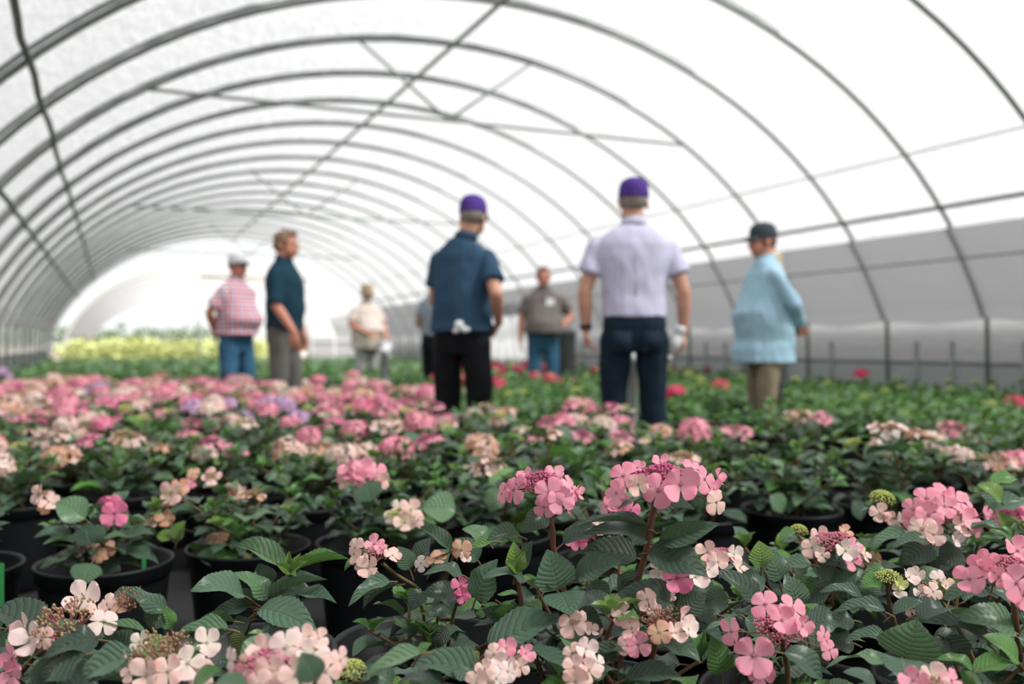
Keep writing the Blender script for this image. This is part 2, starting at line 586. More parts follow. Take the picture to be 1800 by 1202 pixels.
# far end frame: posts and a timber lintel
fr_ = empty('end_frame', T(U_OUT - .15, VC, 0))
tag(fr_, 'galvanised posts and timber lintel framing the open far end of tunnel', 'frame')
fr_.rotation_euler = (0, 0, TH)
def end_v(px):
    q = (px - 900) / F
    return U_OUT * (q * CT + ST) / (CT - q * ST)
def local(v, z): return Vector((v - VC, 0, z))
va, vb, vc_ = end_v(350), end_v(541), end_v(470)
for v in (va, vb):
    zt = EZ + EB * sqrt(max(0, 1 - ((v - VC) / EA) ** 2))
    bar(local(v, 0), local(v, zt - .03), .035, 'pvc', fr_, 'post')
mb = MB(); mb.box((va - VC, -.03, HC + 1.83 - .04), (vb - VC, .03, HC + 1.83 + .03)); mb.build('lintel', M['wood'], fr_)
bar(local(vb, 2.4), local(vb + 1.8, .5), .02, 'pvc', fr_, 'brace')

# ------------------------------------------------ second hoop house in line with ours
h2 = empty('hoop_house', T(33, VC, 0))
tag(h2, 'white plastic hoop house seen through the open far end', 'greenhouse')
def film2(u0, u1, off, na=40, nu=34):
    vs = []; fs = []; uvs = []
    o0 = Vector(T(33, VC, 0))
    for i in range(nu + 1):
        u = u0 + (u1 - u0) * i / nu
        bl = .06 * abs(sin(i * pi / 2))
        for j in range(na + 1):
            a = pi - A0 - (pi - 2 * A0) * j / na
            v, z = arc(a, off + bl)
            if j == 0 or j == na: pass
            vs.append(T(u, v, z) - o0); uvs.append((a, u))
        
    for i in range(nu):
        for j in range(na):
            p = i * (na + 1) + j
            fs.append((p, p + 1, p + na + 2, p + na + 1))
    return mesh_obj('cover', vs, fs, M['film_far'], h2, True, uvs)
film2(33, 75, .05)
o0 = Vector(T(33, VC, 0))
for i in range(11):
    u = 33 + i * 4.2
    mb = MB(); mb.tube([T(u, v, z) - o0 for v, z in hoop_profile(0, 20)], .02, 6); mb.build('rib', M['pvc'], h2)
for side, vv in ((1, 2 * VC - vK - .04),):
    vs = [T(33, vv, 0) - o0, T(75, vv, 0) - o0, T(75, vv, KINK + .1) - o0, T(33, vv, KINK + .1) - o0]
    mb = MB(); mb.add(vs, [(0, 1, 2, 3)]); mb.build('side_sheet', M['film_far'], h2, False)

# ------------------------------------------------ grey greenhouse and shed at right of the opening
def slab_building():
    Zb = 48.0
    c = P(640, 605, Zb); c.z = 0
    g = empty('greenhouse_building', c, -.12)
    tag(g, 'grey gabled greenhouse standing in the yard beyond the tunnel end', 'building')
    k = Zb / F
    w0, w1 = (535 - 640) * k, (760 - 640) * k
    hz = HC + 32 * k; ht = HC + 75 * k
    mb = MB()
    mb.box((w0, 0, 0), (w1, 6, hz))
    xr = (w0 + w1) * .5 + 1.2
    mb.add([(w0 - .2, -.1, hz - .05), (w1 + .2, -.1, hz - .05), (xr, -.1, ht), (w0 - .2, 6, hz - .05), (w1 + .2, 6, hz - .05), (xr, 6, ht)],
           [(0, 1, 2), (3, 5, 4), (0, 2, 5, 3), (2, 1, 4, 5)])
    mb.build('wall', plain('glasshouse_grey', (.50, .52, .54), .5, 0, 1, .05), g, False)
    for i in range(4):
        z = .5 + i * .55
        mb = MB(); mb.box((w0, -.06, z), (w1, 0, z + .07)); mb.build('rail', M['pvc'], g, False)
    for i in range(3):
        x = w0 + .5 + i * 1.25
        mb = MB(); mb.box((x, -.03, .62), (x + 1.0, .0, 1.0)); mb.build('pane', plain('pane_grey', (.42, .44, .47), .3), g, False)
    mb = MB(); mb.box(((672 - 640) * k, -.1, 0), ((700 - 640) * k, -.02, HC + 47 * k)); mb.build('door', plain('door_green_grey', (.20, .25, .24), .6), g, False)
slab_building()
tk = empty('low_table', P(575, 605, 33) * 1.0)
tk.location.z = 0
tag(tk, 'low cream potting bench in the yard behind the teal-shirted man', 'bench')
mb = MB(); mb.box((-1.3, -.4, .10), (1.1, .4, .16)); mb.build('top', plain('cream_board', (.82, .72, .62), .8), tk, False)
for x in (-1.2, 1.0):
    mb = MB(); mb.box((x - .05, -.35, 0), (x + .05, .35, .10)); mb.build('leg', M['wood'], tk, False)

# ------------------------------------------------ white pipes standing among the pots
def standpipe(px, ytop, Z, r, label, bag=False):
    p = P(px, 605, Z); p.z = 0
    g = empty('standpipe', p)
    tag(g, label, 'pipe', )
    h = HC - (ytop - 605) / F * Z
    mb = MB(); mb.lathe([(r * .98, 0), (r, .02), (r, h - .06), (r * 1.25, h - .06), (r * 1.25, h - .01), (r * 1.1, h)], 14, None, True)
    mb.build('pipe', M['pvc'], g)
    mb = MB(); mb.lathe([(r * .9, h - .012), (r * .9, h + .02), (r * .5, h + .03)], 12, None, True); mb.build('cap', M['pvc'], g)
standpipe(1112, 622, 5.9, .030, 'white riser pipe between the legs of the man in lavender')
standpipe(676, 612, 9.6, .045, 'white riser pipe in front of the man in the beige shirt')

# ------------------------------------------------ shrubs beyond the tunnel
def bush_mass(name, pts, mat, size, n, seed, label, cat='stuff'):
    rnd = random.Random(seed); mb = MB()
    for _ in range(n):
        c = pts(rnd)
        az = rnd.uniform(0, 2 * pi); el = rnd.uniform(-.3, 1.0)
        d = Vector((cos(az) * cos(el), sin(az) * cos(el), sin(el))) * size * rnd.uniform(.7, 1.3)
        s = Vector((-sin(az), cos(az), rnd.uniform(-.3, .3))) * size * .35
        mb.add([c, c + d * .5 + s, c + d, c + d * .5 - s], [(0, 1, 2, 3)])
    return mb.build(name, mat, None, False)
M['yellow_green'] = plain('yellow_green_foliage', (.50, .54, .22), .7, 0, .6, .25)
M['far_green'] = plain('far_green_foliage', (.12, .20, .06), .8, 0, .6, .3)
def hedge_pts(u0, u1, v0, v1, h, wav):
    def f(r):
        u = r.uniform(u0, u1); v = r.uniform(v0, v1)
        top = h * (1 + wav * noise.noise(Vector((u * .6, v * .9, 1))))
        return T(u, v, top * sqrt(r.random()))
    return f
for i in range(6):
    o = bush_mass('golden_shrub', hedge_pts(29 + i * 2.2, 30.8 + i * 2.2, -1.6 + .15 * i, 4.4 + i * .5, .88, .25), M['yellow_green'], .22, 1500, 40 + i, '')
    ordn = ['first', 'second', 'third', 'fourth', 'fifth', 'sixth'][i]
    tag(o, 'bank of yellow-green shrubs beyond the tunnel end, %s from it' % ordn, 'shrub', 'yellow-green shrubs beyond the tunnel end')
o = bush_mass('tree_line', hedge_pts(95, 100, -14, 10, 2.2, .6), M['far_green'], .5, 2500, 50, '')
tag(o, 'distant line of trees behind the white hoop house', 'trees', kind='stuff')

# ================================================================== people
def remeshed(mb, name, mat, parent, voxel, smooth=6, uv=None):
    me = bpy.data.meshes.new(name)
    me.from_pydata([tuple(v) for v in mb.v], [], mb.f)
    o = bpy.data.objects.new('shape_source', me)
    C.objects.link(o)
    r = o.modifiers.new('r', 'REMESH'); r.mode = 'VOXEL'; r.voxel_size = voxel; r.use_smooth_shade = True
    if smooth:
        s = o.modifiers.new('s', 'SMOOTH'); s.iterations = smooth; s.factor = .5
    dg = bpy.context.evaluated_depsgraph_get()
    dg.update()
    ev = o.evaluated_get(dg)
    out = bpy.data.meshes.new_from_object(ev)
    out.name = name
    out.materials.clear()
    for m in (mat if isinstance(mat, list) else [mat]): out.materials.append(m)
    out.shade_smooth()
    bpy.data.objects.remove(o); bpy.data.meshes.remove(me)
    return inst(name, out, parent)

def loft(mb, rings, n=20):
    """rings: (cx, cy, z, rx, ry)"""
    base = len(mb.v)
    for (cx, cy, z, rx, ry) in rings:
        for k in range(n):
            a = 2 * pi * k / n
            c_, s_ = cos(a), sin(a)
            sq = 1.0
            mb.v.append(Vector((cx + rx * (abs(c_) ** .85) * (1 if c_ > 0 else -1), cy + ry * (abs(s_) ** .9) * (1 if s_ > 0 else -1), z))); mb.uv.append((0, 0))
    for i in range(len(rings) - 1):
        for k in range(n):
            a = base + i * n + k; b = base + i * n + (k + 1) % n
            mb.f.append((a, b, b + n, a + n))
    mb.f.append(tuple(base + k for k in reversed(range(n))))
    e = base + (len(rings) - 1) * n
    mb.f.append(tuple(e + k for k in range(n)))

def limb(mb, pts, rad, n=14):
    """rounded tapering limb"""
    pts = [Vector(p) for p in pts]
    P_ = [pts[0]]; R_ = [rad[0]]
    for i in range(len(pts) - 1):
        for t in (.33, .67, 1.0):
            P_.append(pts[i].lerp(pts[i + 1], t)); R_.append(rad[i] + (rad[i + 1] - rad[i]) * t)
    mb.tube(P_, R_, n)
    g = lambda r: (r, r) if not isinstance(r, tuple) else r
    for p, r in ((pts[0], rad[0]), (pts[-1], rad[-1])):
        mb.ell(p, (r, r, r), None, 12, 8)
    for i in range(1, len(pts) - 1):
        r = rad[i]; mb.ell(pts[i], (r, r, r), None, 12, 8)

def hand(mb, wrist, d, palm_n, curl=.5, side=1, k=1.0):
    """d points to the finger tips, palm_n out of the palm, side puts the thumb"""
    d = Vector(d).normalized(); n = Vector(palm_n); n = (n - d * n.dot(d)).normalized()
    s = d.cross(n) * side
    rot = Matrix((s, n, d)).transposed()
    mb.ell(wrist + d * .050 * k, (.040 * k, .017 * k, .052 * k), rot, 12, 8)
    mb.ell(wrist + d * .012 * k, (.027 * k, .020 * k, .030 * k), rot, 10, 6)
    for i, (off, ln) in enumerate(((-.030, .062), (-.010, .074), (.011, .078), (.031, .070))):
        p0 = wrist + d * .080 * k + s * off * k
        a1, a2 = curl * .6, curl * 1.5
        p1 = p0 + (d * cos(a1) + n * sin(a1)) * ln * .45 * k
        p2 = p1 + (d * cos(a2) + n * sin(a2)) * ln * .33 * k
        p3 = p2 + (d * cos(a2 + .4 * curl) + n * sin(a2 + .4 * curl)) * ln * .28 * k
        mb.tube([p0 - d * .03 * k, p0, p1, p2, p3], [.0095 * k, .0095 * k, .009 * k, .008 * k, .006 * k], 8)
    t0 = wrist + d * .028 * k + s * .030 * k
    t1 = t0 + (s * .75 + d * .65 + n * .25).normalized() * .042 * k
    t2 = t1 + (s * .25 + d * .85 + n * .45).normalized() * .034 * k
    mb.tube([t0 - s * .012 * k, t0, t1, t2], [.012 * k, .0125 * k, .011 * k, .0075 * k], 8)

def head_geo(mb, c, R3, k=1.0, jaw=1.0, chin=0.0):
    """face looks along -y of R3"""
    def e(off, r, n=14, m=10): mb.ell(c + R3 @ (Vector(off) * k), tuple(x * k for x in r), R3, n, m)
    e((0, .010, .035), (.076, .098, .088))           # skull
    e((0, -.030, -.018), (.064 * jaw, .066, .082))   # face
    e((0, -.052, -.072), (.040 * jaw, .038, .034 + chin))   # chin
    for s in (-1, 1):
        e((s * .032, -.045, -.040), (.032 * jaw, .038, .040))  # cheeks and jaw
        e((s * .078, .012, -.008), (.010, .020, .032))   # ears
        e((s * .030, -.084, .020), (.024, .012, .009))   # brow
        e((s * .014, -.098, -.030), (.010, .010, .008))  # nostrils
        e((s * .028, -.078, -.022), (.020, .014, .016))
    mb.tube([c + R3 @ (Vector(p) * k) for p in ((0, -.082, .020), (0, -.096, -.004), (0, -.112, -.024), (0, -.094, -.036))], [.009 * k, .010 * k, .013 * k, .008 * k], 8)
    e((0, -.084, -.050), (.024, .012, .008))  # lips
    e((0, -.084, -.058), (.020, .011, .007))

def wrinkle(o, amp, seed):
    me = o.data
    n = len(me.vertices)
    co = [0.0] * (n * 3); no = [0.0] * (n * 3)
    me.vertices.foreach_get('co', co); me.vertices.foreach_get('normal', no)
    for i in range(0, n * 3, 3):
        q = Vector((co[i] * 7 + seed, co[i + 1] * 7, co[i + 2] * 4.5))
        w = (noise.noise(q) + .5 * noise.noise(q * 2.3)) * amp
        co[i] += no[i] * w; co[i + 1] += no[i + 1] * w; co[i + 2] += no[i + 2] * w
    me.vertices.foreach_set('co', co)
    me.update()

def person(label, X, Z, H, face, shirt, pants, skin='skin', arms=None, hem=.92, sleeve=.55, belly=0.0, wide=1.0, long_sleeve=False,
           cap=None, brim=None, hair=None, beard=None, shoe=None, head_turn=0.0, head_pitch=0.0, belt=None, voxel=.009, legs=(.10, .12), stride=0.0, extras=None, slim=1.0, longhair=False, strap=True, bald=False, lean=0.0):
    """face: heading in degrees; 0 looks at the camera, 90 looks right in the picture, 180 looks away"""
    k = H / 1.80
    root = empty('person', (X, Z, 0), radians(face))
    root.scale = (k, k, k)
    tag(root, label, 'person')
    w = wide
    sh = {'L': Vector((.182 * w, .0, 1.418)), 'R': Vector((-.182 * w, .0, 1.418))}
    dflt = {'L': ((.245 * w, .03, 1.145), (.262 * w, -.03, .905), (.05, -.15, -1), (-1, 0, 0)), 'R': ((-.245 * w, .03, 1.145), (-.262 * w, -.03, .905), (-.05, -.15, -1), (1, 0, 0))}
    arms = arms or {}
    A = {s_: tuple(Vector(q) for q in (arms.get(s_) or dflt[s_])[:4]) for s_ in 'LR'}
    curl = {s_: (arms.get(s_) or dflt[s_])[4] if len(arms.get(s_) or dflt[s_]) > 4 else .45 for s_ in 'LR'}
    b = belly
    torso = [(0, .01, .86, .150, .105), (0, .012, .93, .172, .122), (0, .0, 1.02, .160 + b * .25, .112 + b * .5), (0, -b * .25, 1.12, .158 + b * .3, .112 + b * .75),
             (0, -b * .1, 1.24, .170 + b * .15, .120 + b * .3), (0, .0, 1.35, .186 * w, .124), (0, .008, 1.42, .178 * w, .110), (0, .013, 1.465, .150 * w, .092), (0, .014, 1.505, .108 * w, .076), (0, .012, 1.545, .066, .062)]
    hip = {'L': Vector((legs[0] * .95, .01, .90)), 'R': Vector((-legs[0] * .95, .01, .90))}
    knee = {'L': Vector((legs[0] + .01, -.015 - stride * .5, .50)), 'R': Vector((-legs[0] - .01, -.015 + stride * .5, .50))}
    ank = {'L': Vector((legs[1], .03 - stride, .085)), 'R': Vector((-legs[1], .03 + stride, .085))}
    hc = Vector((lean, -.012 - .02 * head_pitch, 1.658))
    R3 = (Matrix.Rotation(head_turn, 3, 'Z') @ Matrix.Rotation(head_pitch, 3, 'X'))
    # ---- body: head, neck, trunk, arms with hands, legs in one surface
    mb = MB()
    head_geo(mb, hc, R3)
    limb(mb, [(0, .018, 1.47), (lean * .85, .010, 1.61)], [.060, .056])
    loft(mb, [(a, c_, z, rx * .90, ry * .88) for a, c_, z, rx, ry in torso])
    for s_ in 'LR':
        e_, wr, d, pn = A[s_]
        limb(mb, [sh[s_] + Vector((0, 0, -.01)), e_], [.050, .041])
        limb(mb, [e_, e_.lerp(wr, .35), wr], [.041, .042, .027])
        hand(mb, wr, d, pn, curl[s_], 1 if s_ == 'L' else -1)
        limb(mb, [hip[s_], knee[s_], ank[s_]], [.075, .052, .038])
        mb.ell(ank[s_] + Vector((0, -.05, -.045)), (.040, .11, .035))
    body = remeshed(mb, 'body', M[skin], root, voxel * .8, 3)
    # ---- face details
    for s_ in (-1, 1):
        m2 = MB(); m2.ell(hc + R3 @ Vector((s_ * .030, -.090, .006)), (.012, .007, .006), R3, 8, 6); m2.build('eye', plain_cached('eye_dark', (.06, .04, .03), .3), root)
        m2 = MB(); m2.tube([hc + R3 @ Vector((s_ * (.014 + .011 * j), -.0955 + .005 * abs(j - 1), .024 + .003 * (1 - abs(j - 1)))) for j in range(4)], .0038, 6); m2.build('eyebrow', M[hair or 'hair_brown'], root)
    m2 = MB(); m2.ell(hc + R3 @ Vector((0, -.095, -.0535)), (.020, .005, .0045), R3, 10, 6); m2.build('mouth', M['lip'], root)
    # ---- shirt
    mb = MB()
    tr = [(a, c_, z, rx * 1.06 + .006, ry * 1.08 + .006) for a, c_, z, rx, ry in torso if z > hem + .02 and z < 1.53]
    first = tr[0]
    lo = [(first[0], first[1], hem, max(first[3], .178) + .012 + (.02 if hem < .9 else 0), max(first[4], .126 + b * .4) + .012)]
    if hem < .86:
        lo = [(0, .0, hem, .215, .165 + b * .55), (0, -.01, hem + .10, .205, .158 + b * .6)]
        tr = [(a, c_, z, max(rx, .190) if z < 1.1 else rx, max(ry, .150 + b * .62) if z < 1.1 else ry) for a, c_, z, rx, ry in tr]
    tr = lo + [t_ for t_ in tr if t_[2] > lo[-1][2] + .02 and t_[2] < 1.53] + [(0, .012, 1.535, .076, .068)]
    loft(mb, tr)
    for s_ in 'LR':
        e_, wr = A[s_][0], A[s_][1]
        if long_sleeve:
            limb(mb, [sh[s_] + Vector((0, 0, -.015)), e_, e_.lerp(wr, .93)], [.062, .056, .042])
        else:
            end = sh[s_].lerp(e_, sleeve)
            limb(mb, [sh[s_] + Vector((0, 0, -.015)), end.lerp(sh[s_], .25)], [.062, .064])
            mb.tube([end.lerp(sh[s_], .4), end], [.066, .074], 16)
    so = remeshed(mb, 'shirt', M[shirt], root, voxel, 14)
    wrinkle(so, .012, X)
    # collar
    mb = MB(); pts = []
    for i in range(17):
        a = -pi / 2 + 2 * pi * i / 16
        pts.append((lean * .45 + .070 * cos(a), .012 + .064 * sin(a) - (.012 if i in (0, 16) else 0), 1.545 + .012 * sin(a) - (.02 if i in (0, 16) else 0)))
    mb.tube(pts, (.025, .007), 8, True, (0, 0, 1)); mb.build('collar', M[shirt], root)
    # ---- trousers
    mb = MB()
    top_z = 1.03 if hem > .85 else .96
    loft(mb, [(0, .012, .80, .150, .105), (0, .012, .88, .176, .126), (0, .012, .96, .178 + b * .12, .130 + b * .15), (0, .004, top_z, .168 + b * .22, .122 + b * .38)])
    for s_ in 'LR':
        limb(mb, [hip[s_] + Vector((0, 0, -.03)), knee[s_] + Vector((0, 0, .1)), knee[s_], ank[s_] + Vector((0, 0, .01))], [.096 * slim, .080 * slim, .074 * slim, .064])
        mb.tube([ank[s_] + Vector((0, 0, .12)), ank[s_] + Vector((0, 0, -.04))], [.066, .070], 14)
    po = remeshed(mb, 'trousers', M[pants], root, voxel, 4)
    wrinkle(po, .009, X + 5)
    if belt:
        mb = MB(); mb.lathe([(1.0, -.018), (1.02, -.018), (1.02, .018), (1.0, .018)], 32)
        for v in mb.v: v.x *= .170 + b * .22; v.y = v.y * (.124 + b * .38) + .004; v.z += top_z - .02
        mb.build('belt', M['black'], root)
    # ---- shoes
    for s_ in 'LR':
        a_ = ank[s_]; mb = MB()
        mb.ell((a_.x, a_.y - .055, .042), (.050, .145, .045), None, 14, 8)
        mb.ell((a_.x, a_.y + .02, .060), (.046, .065, .055), None, 14, 8)
        mb.box((a_.x - .048, a_.y - .185, .0), (a_.x + .048, a_.y + .085, .022))
        remeshed(mb, 'shoe', M[shoe or 'shoe_brown'], root, .010, 3)
    # ---- hair, cap, beard
    if hair:
        mb = MB()
        def he(off, r): mb.ell(hc + R3 @ Vector(off), r, R3, 16, 10)
        if cap:
            he((0, .028, .012), (.080, .084, .050)); he((0, .046, -.014), (.060, .058, .030))
            for s_ in (-1, 1): he((s_ * .070, .0, .012), (.013, .034, .038))
        elif not bald:
            he((0, .022, .052), (.083, .098, .083)); he((0, .045, .005), (.080, .075, .075)); he((0, -.045, .098), (.058, .045, .030))
            for s_ in (-1, 1): he((s_ * .072, -.004, .030), (.014, .040, .042))
        if longhair:
            he((0, .075, -.06), (.075, .050, .12)); he((0, .085, -.16), (.060, .040, .10)); he((0, .095, -.24), (.040, .03, .08))
        remeshed(mb, 'hair', M[hair], root, .008, 3)
    if beard:
        mb = MB()
        mb.ell(hc + R3 @ Vector((0, -.060, -.080)), (.050, .044, .042), R3); mb.ell(hc + R3 @ Vector((0, -.050, -.055)), (.062, .050, .030), R3)
        for s_ in (-1, 1): mb.ell(hc + R3 @ Vector((s_ * .055, -.02, -.035)), (.016, .028, .038), R3)
        remeshed(mb, 'beard', M[beard], root, .008, 3)
    if cap:
        mb = MB(); prof = [(1.0, 0), (1.005, .25), (.96, .55), (.80, .82), (.50, .97), (.12, 1.03), (.02, 1.035)]
        inner = [(.02, .99), (.5, .92), (.76, .78), (.92, .5), (.96, .2), (.965, 0)]
        mb.lathe(prof + inner, 28)
        for v in mb.v:
            q = Vector((v.x * .088, v.y * .106 + .008, v.z * .116 + .034))
            if v.y > .75 and v.z < .4 and abs(v.x) < .42: q.z += .026 * (1 - abs(v.x) / .42)     # opening above the strap
            v.xyz = hc + R3 @ q
        cp = mb.build('cap', M[cap], root)
        mb = MB(); n = 12; vs = []; fs = []
        for i in range(n + 1):
            a = -pi / 2 + (i / n - .5) * 2.1
            for r_, zz in ((.98, .040), (1.35, .034), (1.62, .020)):
                cx_ = .088 * cos(a) * min(r_, 1.1); cy_ = .106 * sin(a) * r_
                vs.append(hc + R3 @ Vector((cx_, cy_ + .008, zz + .008 * cos((a + pi / 2) * 1.4))))
        for i in range(n):
            for j in range(2):
                p_ = i * 3 + j; fs.append((p_, p_ + 1, p_ + 4, p_ + 3))
        mb.add(vs, fs); nv = len(mb.v)
        mb.add([v - R3 @ Vector((0, 0, .005)) for v in vs], [tuple(reversed(f)) for f in fs])
        mb.build('cap_brim', M[brim or cap], root)
        mb = MB(); mb.tube([hc + R3 @ Vector((.086 * sin(t_),   .008 + .104 * cos(t_), .038)) for t_ in [x_ * .12 - .6 for x_ in range(11)]], (.009, .003), 6, True, (0, 0, 1)); mb.build('cap_strap', M[cap], root)
        mb = MB(); mb.ell(hc + R3 @ Vector((0, .008, .154)), (.007, .007, .005), R3, 8, 5); mb.build('cap_button', M[cap], root)
    if extras: extras(root, A, hc, R3)
    return root

_pc = {}
def plain_cached(n, *a):
    if n not in _pc: _pc[n] = plain(n, *a)
    return _pc[n]
M['hair_brown'] = plain('brown_hair', (.16, .085, .045), .7, 0, 60, .4, .6)
M['hair_grey'] = plain('grey_hair', (.22, .195, .17), .7, 0, 60, .3, .6)
M['hair_light'] = plain('light_brown_hair', (.21, .125, .075), .7, 0, 60, .3, .6)
M['hair_blond'] = plain('blond_hair', (.58, .44, .29), .7, 0, 60, .3, .6)
M['beard_grey'] = plain('grey_beard', (.42, .39, .36), .8, 0, 60, .3, .6)
M['navy_polo'] = fabric('navy_polo', (.030, .070, .125))
M['teal_shirt'] = fabric('dark_teal_shirt', (.009, .038, .062))
M['lavender'] = fabric('lavender_shirt', (.56, .55, .72), .06)
M['sky_shirt'] = fabric('light_blue_shirt', (.36, .55, .68), .10, 7, .9, .6)
M['tan_blouse'] = fabric('tan_blouse', (.60, .50, .40), .08)
M['beige_shirt'] = fabric('beige_shirt', (.66, .57, .52), .06)
M['grey_polo'] = fabric('warm_grey_polo', (.155, .135, .130), .08)
M['blue_grey'] = fabric('grey_blue_shirt', (.28, .32, .38), .1)
M['black_cloth'] = fabric('black_trousers', (.008, .009, .012), .3)
M['navy_jeans'] = fabric('navy_trousers', (.010, .022, .038), .25)
M['jeans'] = fabric('blue_jeans', (.040, .125, .215), .3, 5)
M['taupe'] = fabric('grey_brown_trousers', (.13, .125, .115), .12)
M['khaki'] = fabric('khaki_trousers', (.27, .22, .16), .12)
M['light_grey'] = fabric('light_grey_trousers', (.42, .41, .42), .06)
M['charcoal'] = fabric('charcoal_cloth', (.06, .065, .07), .1)
M['purple'] = fabric('purple_cap', (.075, .035, .235), .1, 20, .8, .1)
M['slate_cap'] = fabric('slate_cap', (.040, .055, .070), .2, 20, .8, .1)
M['white_cap'] = fabric('white_cap', (.62, .62, .66), .05, 20, .8, .1)
M['dark_brim'] = fabric('dark_brim', (.03, .03, .035), .1)
M['tan_cap'] = fabric('tan_cap', (.42, .31, .20), .1)
M['shoe_brown'] = plain('brown_leather', (.10, .055, .03), .5)
M['white_paper'] = plain('white_paper', (.85, .86, .88), .7)
M['bag'] = plain('white_plastic_bag', (.80, .82, .84), .35, 0, 14, .05, .4)
def plaid():
    t = NT('plaid_shirt'); co = t.coord(); s = t.sep(co)
    def stripes(v, per, wd, ph=0.0):
        f = t.math('FRACT', t.math('ADD', t.math('MULTIPLY', v, 1 / per), ph + 20))
        d = t.math('ABSOLUTE', t.math('SUBTRACT', f, .5))
        return t.rng(d, wd, wd * .6)
    hx = t.math('MULTIPLY', t.math('ARCTAN2', s[1], s[0]), .20)
    c = t.mix(t.math('MULTIPLY', stripes(s[2], .085, .24), .75), (.80, .74, .78), (.62, .16, .18))
    c = t.mix(t.math('MULTIPLY', stripes(hx, .085, .24), .75), c, (.62, .16, .18))
    c = t.mix(t.math('MULTIPLY', stripes(s[2], .085, .10, .5), .8), c, (.10, .12, .30))
    c = t.mix(t.math('MULTIPLY', stripes(hx, .085, .10, .5), .8), c, (.10, .12, .30))
    t.link(c, t.b.inputs['Base Color']); t.b.inputs['Roughness'].default_value = .9
    t.bump(t.noise(8, co, 3), .3, .03)
    return t.m
M['plaid'] = plaid()

def watch(side='L'):
    def f(root, A, hc, R3):
        e_, wr = A[side][0], A[side][1]
        d = (wr - e_).normalized(); c = wr - d * .02
        mb = MB(); mb.tube([c - d * .014, c + d * .014], .034, 16); mb.build('watch', M['black'], root)
    return f
def bottle_in(hand_px, Z):
    pass

# tall man in lavender seen from behind
def ex_tall(root, A, hc, R3):
    watch('L')(root, A, hc, R3)
    mb = MB()
    for s_ in (-1, 1):
        mb.box((s_ * .085 - .055, .128, .80), (s_ * .085 + .055, .142, .92))
    mb.build('back_pocket', M['navy_jeans'], root)
    # centre back pleat
    mb = MB(); mb.tube([(0, .122, 1.40), (.002, .128, 1.28), (.004, .124, 1.10)], (.006, .014), 6); mb.build('pleat', M['lavender'], root)
person('man in lavender short-sleeved shirt and purple cap, seen from behind, tallest in the group', .715, 5.35, 1.83, 180, 'lavender', 'navy_jeans', 'skin', wide=1.13, belly=.02,
       hem=1.0, cap='purple', hair='hair_grey', sleeve=.62, legs=(.105, .125), extras=ex_tall, belt='black', voxel=.008, slim=1.05,
       arms={'L': ((.285, .02, 1.150), (.275, -.01, .93), (-.05, -.1, -1), (-1, 0, 0), .9), 'R': ((-.285, .02, 1.150), (-.295, -.03, .91), (.15, -.2, -1), (1, .2, 0), .7)})
# bottle held in his hand
Zb = 5.30
g = empty('water_bottle', P(1189, 605, Zb))
tag(g, 'clear plastic water bottle held upside down by the man in lavender', 'bottle')
g.location = P(1187, 602, Zb); g.rotation_euler = (0, radians(22), 0)
def glassy():
    t = NT('clear_plastic'); t.b.inputs['Base Color'].default_value = (.80, .84, .86, 1); t.b.inputs['Roughness'].default_value = .15
    t.b.inputs['Transmission Weight'].default_value = .45; t.b.inputs['IOR'].default_value = 1.3
    return t.m
M['clear'] = glassy()
mb = MB(); mb.lathe([(.002, .105), (.028, .100), (.034, .085), (.034, .055), (.031, .05), (.034, .045), (.034, -.02), (.030, -.045), (.016, -.070), (.013, -.085), (.002, -.086)], 18); mb.build('bottle_body', M['clear'], g)
mb = MB(); mb.lathe([(.002, -.082), (.016, -.083), (.016, -.102), (.002, -.103)], 14); mb.build('bottle_cap', M['white_paper'], g)
mb = MB(); mb.lathe([(.0345, -.015), (.0352, -.013), (.0352, .03), (.0345, .032)], 18); mb.build('paper_wrap', M['white_paper'], g)

# man in navy polo
def ex_navy(root, A, hc, R3):
    mb = MB(); mb.ell((-.055, .160, .985), (.035, .024, .030), None, 10, 6); mb.ell((-.095, .158, .955), (.035, .020, .020), None, 10, 6); mb.ell((-.035, .162, .950), (.03, .018, .018), None, 8, 5)
    remeshed(mb, 'tissue', M['white_paper'], root, .006, 2)
person('man in navy polo and purple cap seen from behind, one hand on his hip', -.315, 5.75, 1.79, 158, 'navy_polo', 'black_cloth', 'skin', wide=.95, belly=.08,
       hem=.94, cap='purple', hair='hair_grey', sleeve=.70, head_turn=.15, head_pitch=.12, lean=-.07, extras=ex_navy, voxel=.008, slim=1.1,
       arms={'R': ((-.285, .12, 1.175), (-.235, -.04, 1.00), (.6, -.65, -.5), (.5, .5, .2), .5), 'L': ((.215, -.04, 1.15), (.16, -.22, 1.02), (-.6, -.6, -.3), (-.5, .5, .2), .5)})

# man in light blue shirt with the slate cap
person('man in long light blue shirt and dark cap, hands clasped behind his back', 1.80, 6.5, 1.72, -82, 'sky_shirt', 'khaki', 'skin_red', belly=.11, wide=.98, long_sleeve=True,
       hem=.76, cap='slate_cap', hair='hair_brown', head_pitch=.05, voxel=.008, stride=.02,
       arms={'L': ((.225, .14, 1.19), (.08, .25, 1.05), (-.9, .1, -.25), (0, 1, 0), .5), 'R': ((-.235, .14, 1.19), (-.06, .26, 1.03), (.9, .1, -.25), (0, 1, 0), .5)})
person('woman with blond ponytail in tan top, mostly hidden behind the man in light blue', 2.00, 7.05, 1.60, -75, 'tan_blouse', 'charcoal', 'skin', belly=.0, wide=.85,
       hem=.90, hair='hair_blond', longhair=True, long_sleeve=True, voxel=.010)

